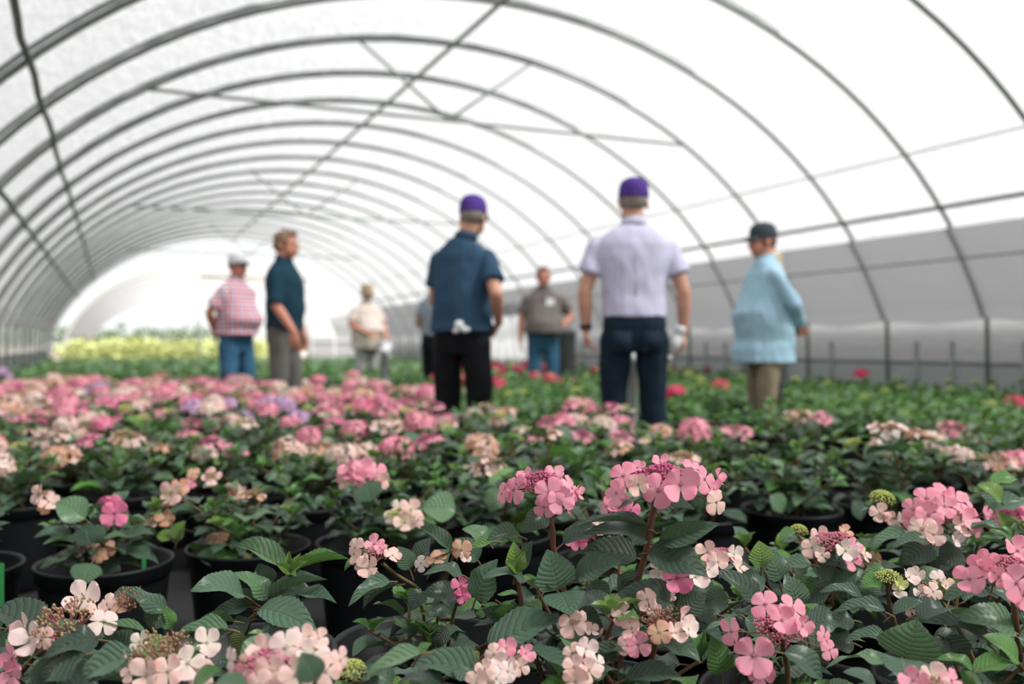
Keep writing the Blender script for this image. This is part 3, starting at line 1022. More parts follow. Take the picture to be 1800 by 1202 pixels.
# man in teal shirt
person('man in dark teal shirt and grey-brown trousers, bare-headed, looking right', -1.97, 7.9, 1.86, 78, 'teal_shirt', 'taupe', 'skin_red', belly=.03, wide=1.0,
       hem=.96, hair='hair_light', sleeve=.98, head_pitch=.05, voxel=.009, belt='black', stride=.02, legs=(.09, .10),
       arms={'R': ((-.225, -.03, 1.150), (-.225, -.19, .93), (0, -.1, -1), (1, 0, 0), .4), 'L': ((.225, .02, 1.165), (.23, -.06, .92), (0, -.1, -1), (-1, 0, 0), .4)})
# man in plaid
person('man in red and white plaid shirt, white cap and jeans, hands behind his back', -2.72, 9.0, 1.76, 62, 'plaid', 'jeans', 'skin_red', belly=.13, wide=1.04,
       hem=.97, cap='white_cap', brim='dark_brim', hair='hair_brown', sleeve=.72, voxel=.009, belt='black', slim=1.12, legs=(.11, .14),
       arms={'R': ((-.275, .10, 1.19), (-.10, .20, 1.00), (.9, .1, -.3), (0, 1, 0), .5), 'L': ((.265, .12, 1.19), (.08, .21, 1.01), (-.9, .1, -.3), (0, 1, 0), .5)})
# man in grey polo
def ex_polo(root, A, hc, R3):
    mb = MB(); mb.box((.005, -.150, 1.325), (.105, -.142, 1.405)); mb.build('name_badge', M['white_paper'], root, False)
    mb = MB(); mb.tube([(-.05, -.05, 1.53), (-.02, -.125, 1.44), (.03, -.147, 1.40)], .004, 6); mb.build('lanyard', M['charcoal'], root)
person('man in grey polo and jeans with white name badge, facing the camera', .36, 10.5, 1.77, 8, 'grey_polo', 'jeans', 'skin_red', belly=.15, wide=1.06,
       hem=1.0, hair='hair_light', sleeve=.72, voxel=.009, belt='black', extras=ex_polo, legs=(.10, .11),
       arms={'L': ((.345, .06, 1.205), (.165, -.09, 1.045), (-.8, -.45, -.3), (.3, .9, 0), .5), 'R': ((-.255, .02, 1.165), (-.275, -.05, .93), (0, -.1, -1), (1, 0, 0), .4)})
# man in beige
person('bearded man in beige shirt and light grey trousers, looking down, farthest of the group', -2.03, 12.7, 1.70, 40, 'beige_shirt', 'light_grey', 'skin_red', belly=.17, wide=1.06,
       hem=.84, cap='tan_cap', hair='hair_grey', beard='beard_grey', sleeve=.78, voxel=.010, head_pitch=.18,
       arms={'R': ((-.275, -.02, 1.19), (-.12, -.30, 1.05), (.55, -.75, -.15), (.3, .3, -.9), .8), 'L': ((.27, -.05, 1.19), (.13, -.31, 1.04), (-.3, -.85, -.1), (-.3, .3, -.9), .8)})
gb = P(675, 622, 12.35); g = empty('carrier_bag', gb)
tag(g, 'crumpled white plastic bag held by the bearded man in beige', 'bag')
mb = MB(); mb.ell((0, 0, 0), (.075, .05, .13), None, 16, 12); mb.ell((.05, 0, .09), (.055, .04, .07), None); mb.ell((-.02, .01, .15), (.03, .03, .06), None)
o = remeshed(mb, 'bag_body', M['bag'], g, .010, 1); wrinkle(o, .03, 3)
# partly hidden people
person('person in grey-blue shirt and black trousers, mostly hidden behind the man in navy polo', -.93, 11.0, 1.72, 150, 'blue_grey', 'black_cloth', 'skin', wide=1.0, voxel=.011,
       hem=.97, hair='hair_brown', sleeve=.7, arms={'L': ((.275, -.0, 1.18), (.18, -.22, 1.02), (-.6, -.7, -.1), (0, 0, -1), .5)})
g = empty('storage_bin', (.66, 12.0, 0))
tag(g, 'dark grey upright storage bin standing behind the man in grey polo', 'bin')
mb = MB(); mb.lathe([(.002, .0), (.15, .0), (.155, .03), (.185, .98), (.19, .99), (.17, .99)], 20); mb.build('bin_body', M['charcoal'], g)
mb = MB(); mb.lathe([(.195, .985), (.20, 1.0), (.19, 1.03), (.10, 1.06), (.03, 1.065), (.03, 1.09), (.002, 1.092)], 20); mb.build('bin_lid', M['charcoal'], g)

# ================================================================== hydrangea pieces
def leaf_geo(shape, nu, ns, serr=.03):
    """unit leaf: base at 0, tip at x=1, width 1 (y -.5 .. .5), face up +z"""
    bow, fold, droop, wave, tw, wmax = shape
    vs = []; uv = []; fs = []
    for i in range(nu + 1):
        t = i / nu
        tt = min(1, t / .985)
        w = (sin(pi * tt ** wmax) ** .72) if 0 < tt < 1 else 0.0
        w *= (1 - .25 * tt ** 3)
        w = w * .53 + (.012 if tt < 1 else 0)
        if nu > 10 and 0 < i < nu: w *= 1 + serr * (1 if i % 2 else -1)
        for j in range(-ns, ns + 1):
            s = j / ns
            y = s * w
            z = bow * 4 * t * (1 - t) - droop * t ** 2.5 * .6 + fold * abs(s) * w
            z += wave * sin(t * 9 + (2 if s > 0 else 0)) * abs(s) ** 2 * w
            z += tw * s * t * w
            if nu > 10:
                q = abs(((t - .26 * abs(s) ** 1.25) * 8.5 + 3.0) % 1 - .5) * 2
                z += .010 * (1 - q ** 2) * (1 if 0 < abs(s) < 1 else .4)
            vs.append((t, y, z)); uv.append((t, s * .5 + .5))
    m = 2 * ns + 1
    for i in range(nu):
        for j in range(2 * ns):
            p = i * m + j
            fs.append((p, p + m, p + m + 1, p + 1))
    return vs, fs, uv
SHAPES = [(.10, .25, .16, .10, .0, .80), (.14, .10, .30, .16, .2, .75), (.06, .45, .10, .08, -.2, .85),
          (.12, .02, .22, .22, -.1, .72), (.08, .18, .05, .05, .1, .78)]
LEAF = {}
def leaf_mesh(mat, k, hi):
    key = (mat, k, hi)
    if key not in LEAF:
        vs, fs, uv = leaf_geo(SHAPES[k], 24 if hi else 7, 3 if hi else 1)
        LEAF[key] = mesh_obj('leaf', vs, fs, M[mat], None, True, uv, None, False)
    return LEAF[key]

def frame(base, xdir, nrm, sx, sy, sz):
    x = xdir.normalized()
    z = nrm - x * nrm.dot(x)
    if z.length < 1e-4: z = Vector((0, 0, 1)) - x * x.z
    z.normalize()
    y = z.cross(x)
    m = Matrix(((x.x * sx, y.x * sy, z.x * sz, base.x), (x.y * sx, y.y * sy, z.y * sz, base.y), (x.z * sx, y.z * sy, z.z * sz, base.z), (0, 0, 0, 1)))
    return m

def floret_geo(nr, na, cup=.10, seed=0, n=4):
    rnd = random.Random(seed)
    mb = MB()
    for q in range(n):
        a0 = 2 * pi * q / n + rnd.uniform(-.12, .12)
        sc = rnd.uniform(.9, 1.08); zo = .015 * (q % 2) + .004
        cu = cup * rnd.uniform(.3, 1.5); roll = rnd.uniform(-.35, .35); wsc = rnd.uniform(.88, 1.06)
        vs = []; uv = []; fs = []
        for i in range(nr + 1):
            r = i / nr
            rr = .5 - .5 * cos(pi * r) if nr > 3 else r
            # rounded sepal: narrow claw, broad round blade with a blunt tip
            lobe = sqrt(max(0.0, 1 - ((rr - .56) / .46) ** 2)) if rr > .10 else .12
            wd = .292 * min(lobe, .15 + 1.35 * rr) if 0 < i < nr else (.03 if i == 0 else .045)
            for j in range(-na, na + 1):
                s = j / na
                x = (.02 + rr * .50) * sc
                y = wd * s * sc * wsc
                z = zo + cu * (rr ** 2) - .05 * abs(s) ** 2 * rr + roll * y * rr + .016 * sin(s * 5 + q) * rr
                vs.append(Vector((x * cos(a0) - y * sin(a0), x * sin(a0) + y * cos(a0), z))); uv.append((rr, s * .5 + .5))
        m = 2 * na + 1
        for i in range(nr):
            for j in range(2 * na):
                p = i * m + j
                fs.append((p, p + m, p + m + 1, p + 1))
        mb.add(vs, fs, uv)
    mb.ell((0, 0, .03), (.035, .035, .035), None, 6, 4)
    return mb
FLO = {}
def floret_mesh(mat, k, hi):
    key = (mat, k, hi)
    if key not in FLO:
        mb = floret_geo(8 if hi else 4, 3 if hi else 1, (.10, -.06, .22)[k % 3], k * 7 + 1, 4 if k != 3 else 3)
        FLO[key] = mb.mesh('floret', M[mat])
    return FLO[key]

def bead(mb, c, r, rnd, hi):
    mb.ell(c, (r, r, r * 1.15), None, 6 if hi else 4, 4 if hi else 2)
BUD = {}
def bud_mesh(mat, stalk, k, hi, style='dome'):
    """domed cluster of tiny buds on branching stalks, unit radius"""
    key = (mat, stalk, k, hi, style)
    if key in BUD: return BUD[key]
    rnd = random.Random(k * 13 + 5)
    mb = MB(); st = MB()
    n = {'dome': 260, 'loose': 150, 'ball': 190}[style] if hi else {'dome': 60, 'loose': 40, 'ball': 60}[style]
    for i in range(n):
        r = sqrt((i + .5) / n); a = i * 2.39996 + rnd.uniform(-.2, .2)
        if style == 'ball':
            z = .75 * sqrt(max(0, 1 - r * r)) + rnd.uniform(-.04, .04)
        elif style == 'dome':
            z = .32 * (1 - r * r) + .06 * sin(a * 3 + k) + rnd.uniform(-.06, .09)
        else:
            z = .25 * (1 - r * r) + .16 * sin(a * 4 + k) + rnd.uniform(-.12, .12)
        p = Vector((r * cos(a), r * sin(a), z))
        bead(mb, p, rnd.uniform(.030, .055) * (1 if hi else 1.9) * (1.25 if style == 'ball' else 1), rnd, hi)
        if hi and i % 3 == 0:
            st.tube([p * .55 + Vector((0, 0, -.22)), p + Vector((0, 0, -.02))], .014, 4, False)
    for i in range(7):
        a = i * 2 * pi / 7
        st.tube([(0, 0, -.62), (.25 * cos(a), .25 * sin(a), -.38), (.62 * cos(a), .62 * sin(a), -.08)], .03, 5, False)
    nb = len(mb.f)
    mb.add(st.v, st.f, st.uv)
    BUD[key] = mesh_obj('flower_head', mb.v, mb.f, [M[mat], M[stalk]], None, True, mb.uv, [0] * nb + [1] * (len(mb.f) - nb), False)
    return BUD[key]

KINDS_H = {
    'pink': ('bud_rose', 'stalk', ['pink'], 10), 'rose': ('bud_rose', 'stalk', ['rose', 'pink'], 12),
    'blush': ('bud_tan', 'stalk', ['blush', 'blush', 'cream'], 9), 'peach': ('bud_tan', 'stem_red', ['peach', 'blush'], 9),
    'cream': ('bud_lime', 'stem', ['cream', 'blush'], 8), 'lilac': ('bud_pink', 'stalk', ['lilac'], 12),
    'red': ('bud_rose', 'stem', ['red'], 16), 'coral': ('bud_rose', 'stem', ['coral', 'red'], 14), 'lime': ('bud_lime', 'stem', ['lime'], 0),
}
def ring_florets(kind, R, rnd, mop=False):
    """list of (offset, normal, size, petal, variant) for a head of overall radius R"""
    bud, stk, pets, n = KINDS_H[kind]
    out = []
    if kind == 'lime': return out
    if mop:
        m = 22
        for i in range(m):
            r = sqrt((i + .5) / m); a = i * 2.4 + rnd.uniform(-.2, .2)
            el = (1 - r) * pi / 2 * .95
            d = Vector((cos(a) * cos(el), sin(a) * cos(el), sin(el)))
            nn = (d + Vector((rnd.uniform(-.3, .3), rnd.uniform(-.3, .3), rnd.uniform(-.2, .3)))).normalized()
            out.append((Vector((d.x * R * .85, d.y * R * .85, d.z * R * .62)), nn, R * .62 * rnd.uniform(.85, 1.1), rnd.choice(pets), rnd.randrange(3)))
        return out
    for i in range(n):
        a = 2 * pi * (i + rnd.uniform(-.28, .28)) / n
        tilt = rnd.uniform(.15, 1.25)
        d = Vector((cos(a), sin(a), 0))
        nn = (d * sin(tilt) + Vector((0, 0, cos(tilt))) + Vector((rnd.uniform(-.2, .2), rnd.uniform(-.2, .2), 0))).normalized()
        rr = R * rnd.uniform(.66, .84)
        out.append((d * rr + Vector((0, 0, R * (.06 - .3 * tilt * .6))), nn, R * rnd.uniform(.46, .62), rnd.choice(pets), rnd.randrange(3)))
    for i in range(n // 4):
        a = rnd.uniform(0, 2 * pi); d = Vector((cos(a), sin(a), 0)) * R * rnd.uniform(.1, .45)
        out.append((d + Vector((0, 0, R * .22)), Vector((d.x / R, d.y / R, 1)).normalized(), R * .42, rnd.choice(pets), rnd.randrange(3)))
    return out

HEADM = {}
def head_joined(kind, mop, k):
    key = (kind, mop, k)
    if key in HEADM: return HEADM[key]
    rnd = random.Random(k * 31 + len(kind))
    bud, stk, pets, n = KINDS_H[kind]
    mats = [M[bud], M[stk]] + [M[p] for p in dict.fromkeys(pets)]
    pn = list(dict.fromkeys(pets))
    mb = MB(); idx = []
    bm_ = bud_mesh(bud, stk, k, False, 'ball' if kind == 'lime' else 'dome')
    s = 1.0 if kind == 'lime' else .62
    vs = [v.co * s for v in bm_.vertices]
    mb.add(vs, [tuple(p.vertices) for p in bm_.polygons]); idx += [p.material_index for p in bm_.polygons]
    for off, nn, sz, pet, var in ring_florets(kind, 1.0, rnd, mop):
        fm = floret_geo(2, 1, .1, var, 4)
        x = nn.orthogonal()
        mt = frame(off, x, nn, sz, sz, sz)
        mb.add([mt @ v for v in fm.v], fm.f, fm.uv)
        idx += [2 + pn.index(pet)] * len(fm.f)
    HEADM[key] = mesh_obj('flower_head', mb.v, mb.f, mats, None, True, mb.uv, idx, False)
    return HEADM[key]

# pot
POT_H, POT_R = .30, .168
def pot_mesh():
    mb = MB()
    rb = POT_R * .80
    mb.lathe([(0.001, 0.004), (rb * .96, .0), (rb, .006), (rb + .008, .10), (POT_R - .012, .245), (POT_R - .010, .262), (POT_R - .004, .264), (POT_R - .003, .286),
              (POT_R, .290), (POT_R + .003, .296), (POT_R, .301), (POT_R - .006, .300), (POT_R - .010, .294), (POT_R - .016, .262), (POT_R - .022, .258), (POT_R - .028, .215), (.02, .20), (.001, .20)], 40)
    return mb.mesh('pot', M['pot'])
POT = pot_mesh()
def soil_mesh():
    rnd = random.Random(3); mb = MB(); n = 28; rings = 9
    vs = [(0, 0, .222)]; fs = []
    for i in range(1, rings + 1):
        for k in range(n):
            a = 2 * pi * k / n; r = (POT_R - .020) * i / rings
            vs.append((r * cos(a), r * sin(a), .222 + rnd.uniform(-.006, .006)))
    for k in range(n): fs.append((0, 1 + k, 1 + (k + 1) % n))
    for i in range(rings - 1):
        for k in range(n):
            a = 1 + i * n + k; b = 1 + i * n + (k + 1) % n
            fs.append((a, a + n, b + n, b))
    mb.add(vs, fs)
    for i in range(260):
        r = sqrt(rnd.random()) * (POT_R - .03); a = rnd.uniform(0, 7)
        s = rnd.uniform(.002, .0055)
        mb.ell((r * cos(a), r * sin(a), .226), (s, s * .8, s * .7), None, 5, 3)
    return mb.mesh('soil', M['soil'])
SOIL = soil_mesh()

# ------------------------------------------------------------------ stems with leaf pairs
def stem_curve(a, b, sag=.3):
    a, b = Vector(a), Vector(b)
    m = a.lerp(b, .5); h = Vector((a.x, a.y, b.z))
    m = m.lerp(h, sag)
    pts = []
    for i in range(7):
        t = i / 6
        pts.append(a * (1 - t) ** 2 + m * 2 * t * (1 - t) + b * t * t)
    return pts
def curve_at(pts, t):
    f = t * (len(pts) - 1); i = min(int(f), len(pts) - 2)
    return pts[i].lerp(pts[i + 1], f - i), (pts[i + 1] - pts[i]).normalized()

def leaf_pairs(pts, rnd, nodes, L, top_small=False, palette=None):
    out = []
    az = rnd.uniform(0, pi)
    palette = palette or ['leaf', 'leaf', 'leaf', 'leaf_deep', 'leaf_pale', 'leaf_green']
    for i, t in enumerate(nodes):
        c, d = curve_at(pts, t)
        az += pi / 2 + rnd.uniform(-.25, .25)
        ln = L * (1.0 - (.45 * i / max(1, len(nodes) - 1) if top_small else .15 * i / max(1, len(nodes) - 1)))
        for s in (0, 1):
            a = az + s * pi + rnd.uniform(-.2, .2)
            el = rnd.uniform(-.25, .45) + .35 * i / len(nodes)
            x = Vector((cos(a) * cos(el), sin(a) * cos(el), sin(el)))
            b0 = c + x * .018
            l = ln * rnd.uniform(.78, 1.18)
            nrm = Vector((-.35 * cos(a), -.35 * sin(a), 1.0)) + Vector((rnd.uniform(-.25, .25), rnd.uniform(-.25, .25), 0))
            mat = rnd.choice(palette)
            out.append((c, b0, b0 + x * l, l * rnd.uniform(.56, .72), nrm, mat, rnd.randrange(5)))
    return out

def rosette(c, rnd, L=.05, n=4, mat='leaf_lime'):
    out = []
    a0 = rnd.uniform(0, 3)
    for i in range(n):
        a = a0 + i * 2 * pi / n + rnd.uniform(-.2, .2); el = rnd.uniform(.45, 1.1)
        x = Vector((cos(a) * cos(el), sin(a) * cos(el), sin(el)))
        nrm = Vector((-cos(a), -sin(a), .5))
        l = L * rnd.uniform(.7, 1.2)
        out.append((c, c + x * .004, c + x * l, l * .5, nrm, mat, 2))
    return out

class Plant:
    def __init__(s, X, Z, rnd, hi=True, z0=0.0):
        s.o = Vector((X, Z, 0)); s.rnd = rnd; s.hi = hi
        s.root = empty('potted_hydrangea', s.o)
        p = inst('pot', POT, s.root); p.rotation_euler = (0, 0, rnd.uniform(0, 6))
        inst('soil', SOIL, s.root)
        s.mb = MB(); s.kinds = []
    def loc(s, w): return w - s.o
    def soil(s, spread=.07):
        a = s.rnd.uniform(0, 2 * pi); r = spread * sqrt(s.rnd.random())
        return Vector((r * cos(a), r * sin(a), .215))
    def leaf(s, node, b, t, w, nrm, mat, shp):
        L = (t - b).length
        inst('leaf', leaf_mesh(mat, shp, s.hi), s.root, frame(b, t - b, nrm, L, w, L))
        if node is not None and (b - node).length > .003:
            s.mb.tube([node, b.lerp(node, .3), b + (t - b) * .04], .0016, 4, False)
    def leaves(s, lst):
        for l in lst: s.leaf(*l)
    def stem(s, a, b, r=.0042, sag=.3):
        pts = stem_curve(a, b, sag)
        s.mb.tube(pts, [r * 1.2 - r * .5 * i / 6 for i in range(7)], 6 if s.hi else 4, False)
        return pts
    def head(s, c, up, R, kind, mop=False, florets=None, bud=None, style='dome', rz=1.0, pets=None, rc=None):
        """c, up, florets in plant space"""
        bd, stk, pp, n = KINDS_H[kind]
        if kind == 'lime': style = 'ball'
        rc = rc or (R if kind == 'lime' else R * .62)
        bm_ = bud_mesh(bud or bd, stk, s.rnd.randrange(3), s.hi, style)
        x = up.orthogonal()
        h = inst('flower_head', bm_, s.root, frame(c, x, up, rc, rc, rc * rz))
        inv = h.matrix_basis.inverted()
        q = Vector((0, 0, 1)).rotation_difference(up)
        if florets is None:
            florets = [(c + q @ off, q @ nn, sz, pet, v) for off, nn, sz, pet, v in ring_florets(kind, R, s.rnd, mop)]
        for (p, nn, sz, pet, v) in florets:
            xx = nn.orthogonal(); a = s.rnd.uniform(0, 2)
            xx = Matrix.Rotation(a, 3, nn) @ xx
            inst('floret', floret_mesh(pet, v, s.hi), h, inv @ frame(p, xx, nn, sz, sz, sz))
            if s.hi:
                s.mb.tube([c - up * rc * .3, p.lerp(c, .4) - up * rc * .1, p - nn * .004], .0011, 4, False)
        s.kinds.append(kind)
        return c - up * rc * .55
    def finish(s, mat='stem'):
        if s.mb.v: s.mb.build('stem', M[mat], s.root)
        return s.root

def fill_plant(pl, n, hlo, hhi, spread, L, heads, hd_R=.06, palette=None, mopp=.15):
    rnd = pl.rnd
    a0 = rnd.uniform(0, 6)
    for i in range(n):
        a = a0 + i * 2.4 + rnd.uniform(-.3, .3); r = spread * sqrt((i + .6) / n)
        top = Vector((r * cos(a), r * sin(a), rnd.uniform(hlo, hhi) - .25 * r))
        kind = heads[i] if i < len(heads) else None
        if kind:
            up = Vector((rnd.uniform(-.3, .3) + .4 * cos(a) * r / spread, rnd.uniform(-.3, .1) + .3 * sin(a) * r / spread, 1)).normalized()
            R = hd_R * rnd.uniform(.75, 1.2) * (.5 if kind == 'lime' else 1)
            base = pl.head(top + Vector((0, 0, .045)), up, R, kind, rnd.random() < mopp or kind in ('red', 'coral'))
            pts = pl.stem(pl.soil(), base)
            pl.leaves(leaf_pairs(pts, rnd, [.35, .55, .74, .90], L, False, palette))
        else:
            pts = pl.stem(pl.soil(), top)
            pl.leaves(leaf_pairs(pts, rnd, [.38, .58, .76, .94], L, True, palette))
            pl.leaves(rosette(top, rnd, .045, 4, rnd.choice(['leaf_lime', 'leaf_green'])))

# ================================================================== the front of the bed, plant by plant
def cam_normal(up, side=0.0, away=0.0):
    return Vector((side, -(1 - up) - .001 + away, up))

NEAR = []        # (label, X, Z, [extra fill], heads...)
plants = {}
def near(key, X, Z, label, seed, hi=True):
    p = Plant(X, Z, random.Random(seed), hi)
    tag(p.root, label, 'potted plant', 'potted hydrangeas of the flowering bed')
    plants[key] = p
    p.key = key; p.X = X; p.Z = Z
    return p

near('A', -1.42, 2.30, 'potted hydrangea cut off by the left edge, green label stick in its pot', 1)
near('B', -1.055, 2.36, 'potted hydrangea with pale heart-shaped leaf hanging over its black rim, left side', 2)
near('C', -.735, 2.54, 'potted hydrangea with tan bud head, behind the lime-tipped shoot at left', 3)
near('D', -.39, 2.60, 'potted hydrangea whose black pot shows behind the peach head left of centre', 4)
near('BL', -.84, 1.42, 'potted hydrangea in the bottom left corner with long tan bud clusters', 5)
near('G', -.49, 1.66, 'flowerless leafy hydrangea with lime shoot tip at left of the front row', 6)
near('FL', -.50, 1.27, 'potted hydrangea at the bottom edge with large blush florets, left of centre', 7)
near('E', -.17, 1.72, 'potted hydrangea in the open black pot just left of the tallest pink head', 8)
near('H', .13, 1.46, 'hydrangea with the two tall bright pink lacecap heads in the centre front', 9)
near('I', .47, 1.46, 'potted hydrangea with loose pink lacecap beside the bottom right gravel pot', 10)
near('F', -.19, 1.36, 'potted hydrangea at the bottom centre with green bud and broad veined leaves', 11)
near('J', .78, 1.52, 'potted hydrangea with big heart-shaped leaf at bottom right', 12)
near('K', 1.10, 1.66, 'potted hydrangea at the right edge with large pink lacecap and reddish stem', 13)
near('L', .30, 1.84, 'potted hydrangea with pale blush heads just behind the tallest pink head', 14)
near('M', .66, 1.92, 'potted hydrangea with coral-pink lacecap right of the tallest pink head', 15)
near('N', 1.02, 2.06, 'potted hydrangea with broad full pink head at right, second row', 16)
near('O', 1.38, 2.20, 'potted hydrangea with bright green leaves at the right edge, second row', 17)
near('Q', .60, 3.00, 'potted hydrangea in the row behind, directly behind the tallest pink head', 18)
near('R', .955, 3.11, 'leafy potted hydrangea in the black pot seen through the gap at right', 19)
near('S', 1.32, 3.20, 'potted hydrangea with few peach heads right of the gap in the rows', 20)
near('U', -.05, 2.70, 'leafy potted hydrangea behind the left tall pink head', 21)
near('V', -1.75, 2.45, 'potted hydrangea half hidden beyond the left edge', 22)

near('W', .27, 2.36, 'leafy potted hydrangea seen between the two tall pink heads', 23)
near('X', .12, 3.05, 'potted hydrangea with peach head, second behind the left tall pink head', 24)

def px_leaf(key, bx, by, tx, ty, w, Z, up=.55, mat='leaf', shp=0, dz=0.0, side=0.0, node=None):
    """leaf from pixel base to pixel tip; dz>0 brings the tip towards the camera"""
    p = plants[key]
    b = p.loc(P(bx, by, Z)); t = p.loc(P(tx, ty, Z - dz))
    wd = w / F * Z
    nrm = cam_normal(up, side)
    x = (t - b)
    nd = None
    if node: nd = p.loc(P(node[0], node[1], Z + .005))
    else: nd = b - x.normalized() * .015 + Vector((0, .004, -.008))
    p.leaf(nd, b, t, wd, nrm, mat, shp)

def px_stem(key, pts, r=.0045, Z=None):
    p = plants[key]
    q = [p.loc(P(*a)) for a in pts]
    # smooth
    out = []
    for i in range(len(q) - 1):
        out.append(q[i]); out.append(q[i].lerp(q[i + 1], .5))
    out.append(q[-1])
    sm = MB(); sm.tube(out, r, 7, False); sm.build('stem', M['stem_red' if key in ('H', 'K', 'M') else 'stem'], p.root)

def px_head(key, px, py, Z, rc, kind, fl, up=(0, -.35, 1), bud=None, style='dome', rz=1.0, stem=True, leaves=True, L=.09, foot=None):
    """lacecap head: rc = bud cluster radius in px; fl = [(px, py, size px, nx, nz, toward, petal)]"""
    p = plants[key]; rnd = p.rnd
    c = p.loc(P(px, py, Z)); up = Vector(up).normalized()
    R = rc / F * Z
    bd, stk, pets, n = KINDS_H[kind]
    lst = []
    for f in fl:
        fx, fy, sz, nx, nz, tow = f[:6]
        pet = f[6] if len(f) > 6 else rnd.choice(pets)
        ny = -sqrt(max(.02, 1 - nx * nx - nz * nz))
        lst.append((p.loc(P(fx, fy, Z - tow)), Vector((nx, ny, nz)).normalized(), sz / F * Z * 1.08, pet, rnd.randrange(3)))
    base = p.head(c, up, R, kind, False, lst, bud, style, rz, None, R)
    if stem:
        a = p.soil(.06) if foot is None else p.loc(P(*foot))
        pts = p.stem(a, base, .0040, .45)
        if leaves:
            p.leaves(leaf_pairs(pts, rnd, [.35, .52, .68, .82], L, False))
    return c

# ---- H : the two tall heads
px_head('H', 1166, 838, 1.42, 52, 'pink', [
    (1096, 836, 50, -.25, .45, .03), (1084, 866, 40, -.7, .1, .045), (1122, 852, 34, -.1, .1, .055, 'blush'), (1157, 862, 54, -.1, .05, .06),
    (1196, 852, 56, .05, .15, .065), (1238, 842, 44, .55, .3, .03), (1254, 860, 34, .75, .2, .01), (1259, 882, 42, .55, .1, .03, 'blush'),
    (1262, 838, 30, .8, .3, -.02), (1160, 812, 30, -.1, .9, -.05), (1215, 822, 34, .3, .85, -.05), (1120, 822, 32, -.3, .85, -.04)],
    up=(0, -.12, 1), bud='bud_rose', rz=1.0, stem=False)
px_stem('H', [(1158, 858, 1.42), (1150, 890, 1.42), (1142, 930, 1.43), (1136, 970, 1.44), (1124, 1010, 1.45), (1104, 1060, 1.46), (1080, 1130, 1.46), (1060, 1260, 1.46)], .0052)
px_head('H', 947, 848, 1.44, 42, 'pink', [
    (903, 860, 50, -.72, .35, .01), (882, 868, 34, -.85, .2, .0), (965, 866, 48, -.1, .15, .05), (985, 878, 44, .1, .1, .05), (957, 890, 36, -.2, -.1, .04),
    (1005, 858, 46, .75, .5, .0), (1000, 884, 34, .8, -.1, .02), (975, 832, 34, .0, .75, -.04), (925, 836, 30, -.4, .8, -.04), (1016, 866, 26, .85, .3, -.01)],
    up=(-.05, -.12, 1), stem=False)
px_stem('H', [(957, 872, 1.44), (966, 905, 1.44), (972, 935, 1.44), (972, 960, 1.45), (985, 1010, 1.46), (1000, 1080, 1.46), (1020, 1260, 1.46)], .0046)
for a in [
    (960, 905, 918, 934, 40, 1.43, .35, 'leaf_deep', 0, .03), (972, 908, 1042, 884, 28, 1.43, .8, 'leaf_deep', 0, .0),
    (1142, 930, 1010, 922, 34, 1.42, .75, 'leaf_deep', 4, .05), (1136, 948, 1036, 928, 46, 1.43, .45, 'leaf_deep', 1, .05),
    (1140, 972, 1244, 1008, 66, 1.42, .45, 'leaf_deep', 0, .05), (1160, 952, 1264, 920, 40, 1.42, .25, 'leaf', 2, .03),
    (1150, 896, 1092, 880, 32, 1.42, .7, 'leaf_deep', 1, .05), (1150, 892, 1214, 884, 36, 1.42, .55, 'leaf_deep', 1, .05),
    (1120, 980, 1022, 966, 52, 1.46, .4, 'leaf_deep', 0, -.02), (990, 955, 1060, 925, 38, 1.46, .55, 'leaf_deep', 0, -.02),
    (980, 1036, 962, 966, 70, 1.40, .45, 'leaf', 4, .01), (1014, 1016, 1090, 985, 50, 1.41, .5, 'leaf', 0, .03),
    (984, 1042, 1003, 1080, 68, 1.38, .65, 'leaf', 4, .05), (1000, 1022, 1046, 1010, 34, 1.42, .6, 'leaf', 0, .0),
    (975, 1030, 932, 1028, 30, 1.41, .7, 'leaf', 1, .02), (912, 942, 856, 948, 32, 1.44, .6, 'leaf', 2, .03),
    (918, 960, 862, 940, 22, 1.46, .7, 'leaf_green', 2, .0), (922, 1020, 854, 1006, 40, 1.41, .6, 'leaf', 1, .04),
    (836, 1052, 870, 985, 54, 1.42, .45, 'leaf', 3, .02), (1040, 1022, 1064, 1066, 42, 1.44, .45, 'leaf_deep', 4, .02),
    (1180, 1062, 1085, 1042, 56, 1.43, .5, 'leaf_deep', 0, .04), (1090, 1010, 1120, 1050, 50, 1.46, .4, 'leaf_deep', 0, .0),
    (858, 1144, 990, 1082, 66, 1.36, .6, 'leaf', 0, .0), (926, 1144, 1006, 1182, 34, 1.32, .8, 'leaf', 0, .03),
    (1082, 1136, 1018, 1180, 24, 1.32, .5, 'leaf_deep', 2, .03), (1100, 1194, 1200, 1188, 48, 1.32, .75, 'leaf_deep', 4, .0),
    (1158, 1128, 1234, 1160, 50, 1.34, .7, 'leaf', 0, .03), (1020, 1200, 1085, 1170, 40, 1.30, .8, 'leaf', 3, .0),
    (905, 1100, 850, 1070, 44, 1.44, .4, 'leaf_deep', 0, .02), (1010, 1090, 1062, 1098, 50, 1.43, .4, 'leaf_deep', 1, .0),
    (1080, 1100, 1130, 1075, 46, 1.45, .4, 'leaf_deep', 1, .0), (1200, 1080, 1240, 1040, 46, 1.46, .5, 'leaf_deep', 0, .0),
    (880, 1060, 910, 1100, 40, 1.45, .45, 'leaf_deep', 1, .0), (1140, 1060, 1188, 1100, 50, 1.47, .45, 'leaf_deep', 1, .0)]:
    px_leaf('H', *a)
for a in [(908, 1003, 903, 953, 34, 1.40, .25, 'leaf_lime', 0, .01), (908, 1003, 922, 968, 24, 1.41, .2, 'leaf_lime', 2, .0), (908, 1002, 890, 985, 22, 1.40, .4, 'leaf_lime', 2, .02), (910, 1004, 935, 950, 26, 1.43, .3, 'leaf', 2, .0)]:
    px_leaf('H', *a)
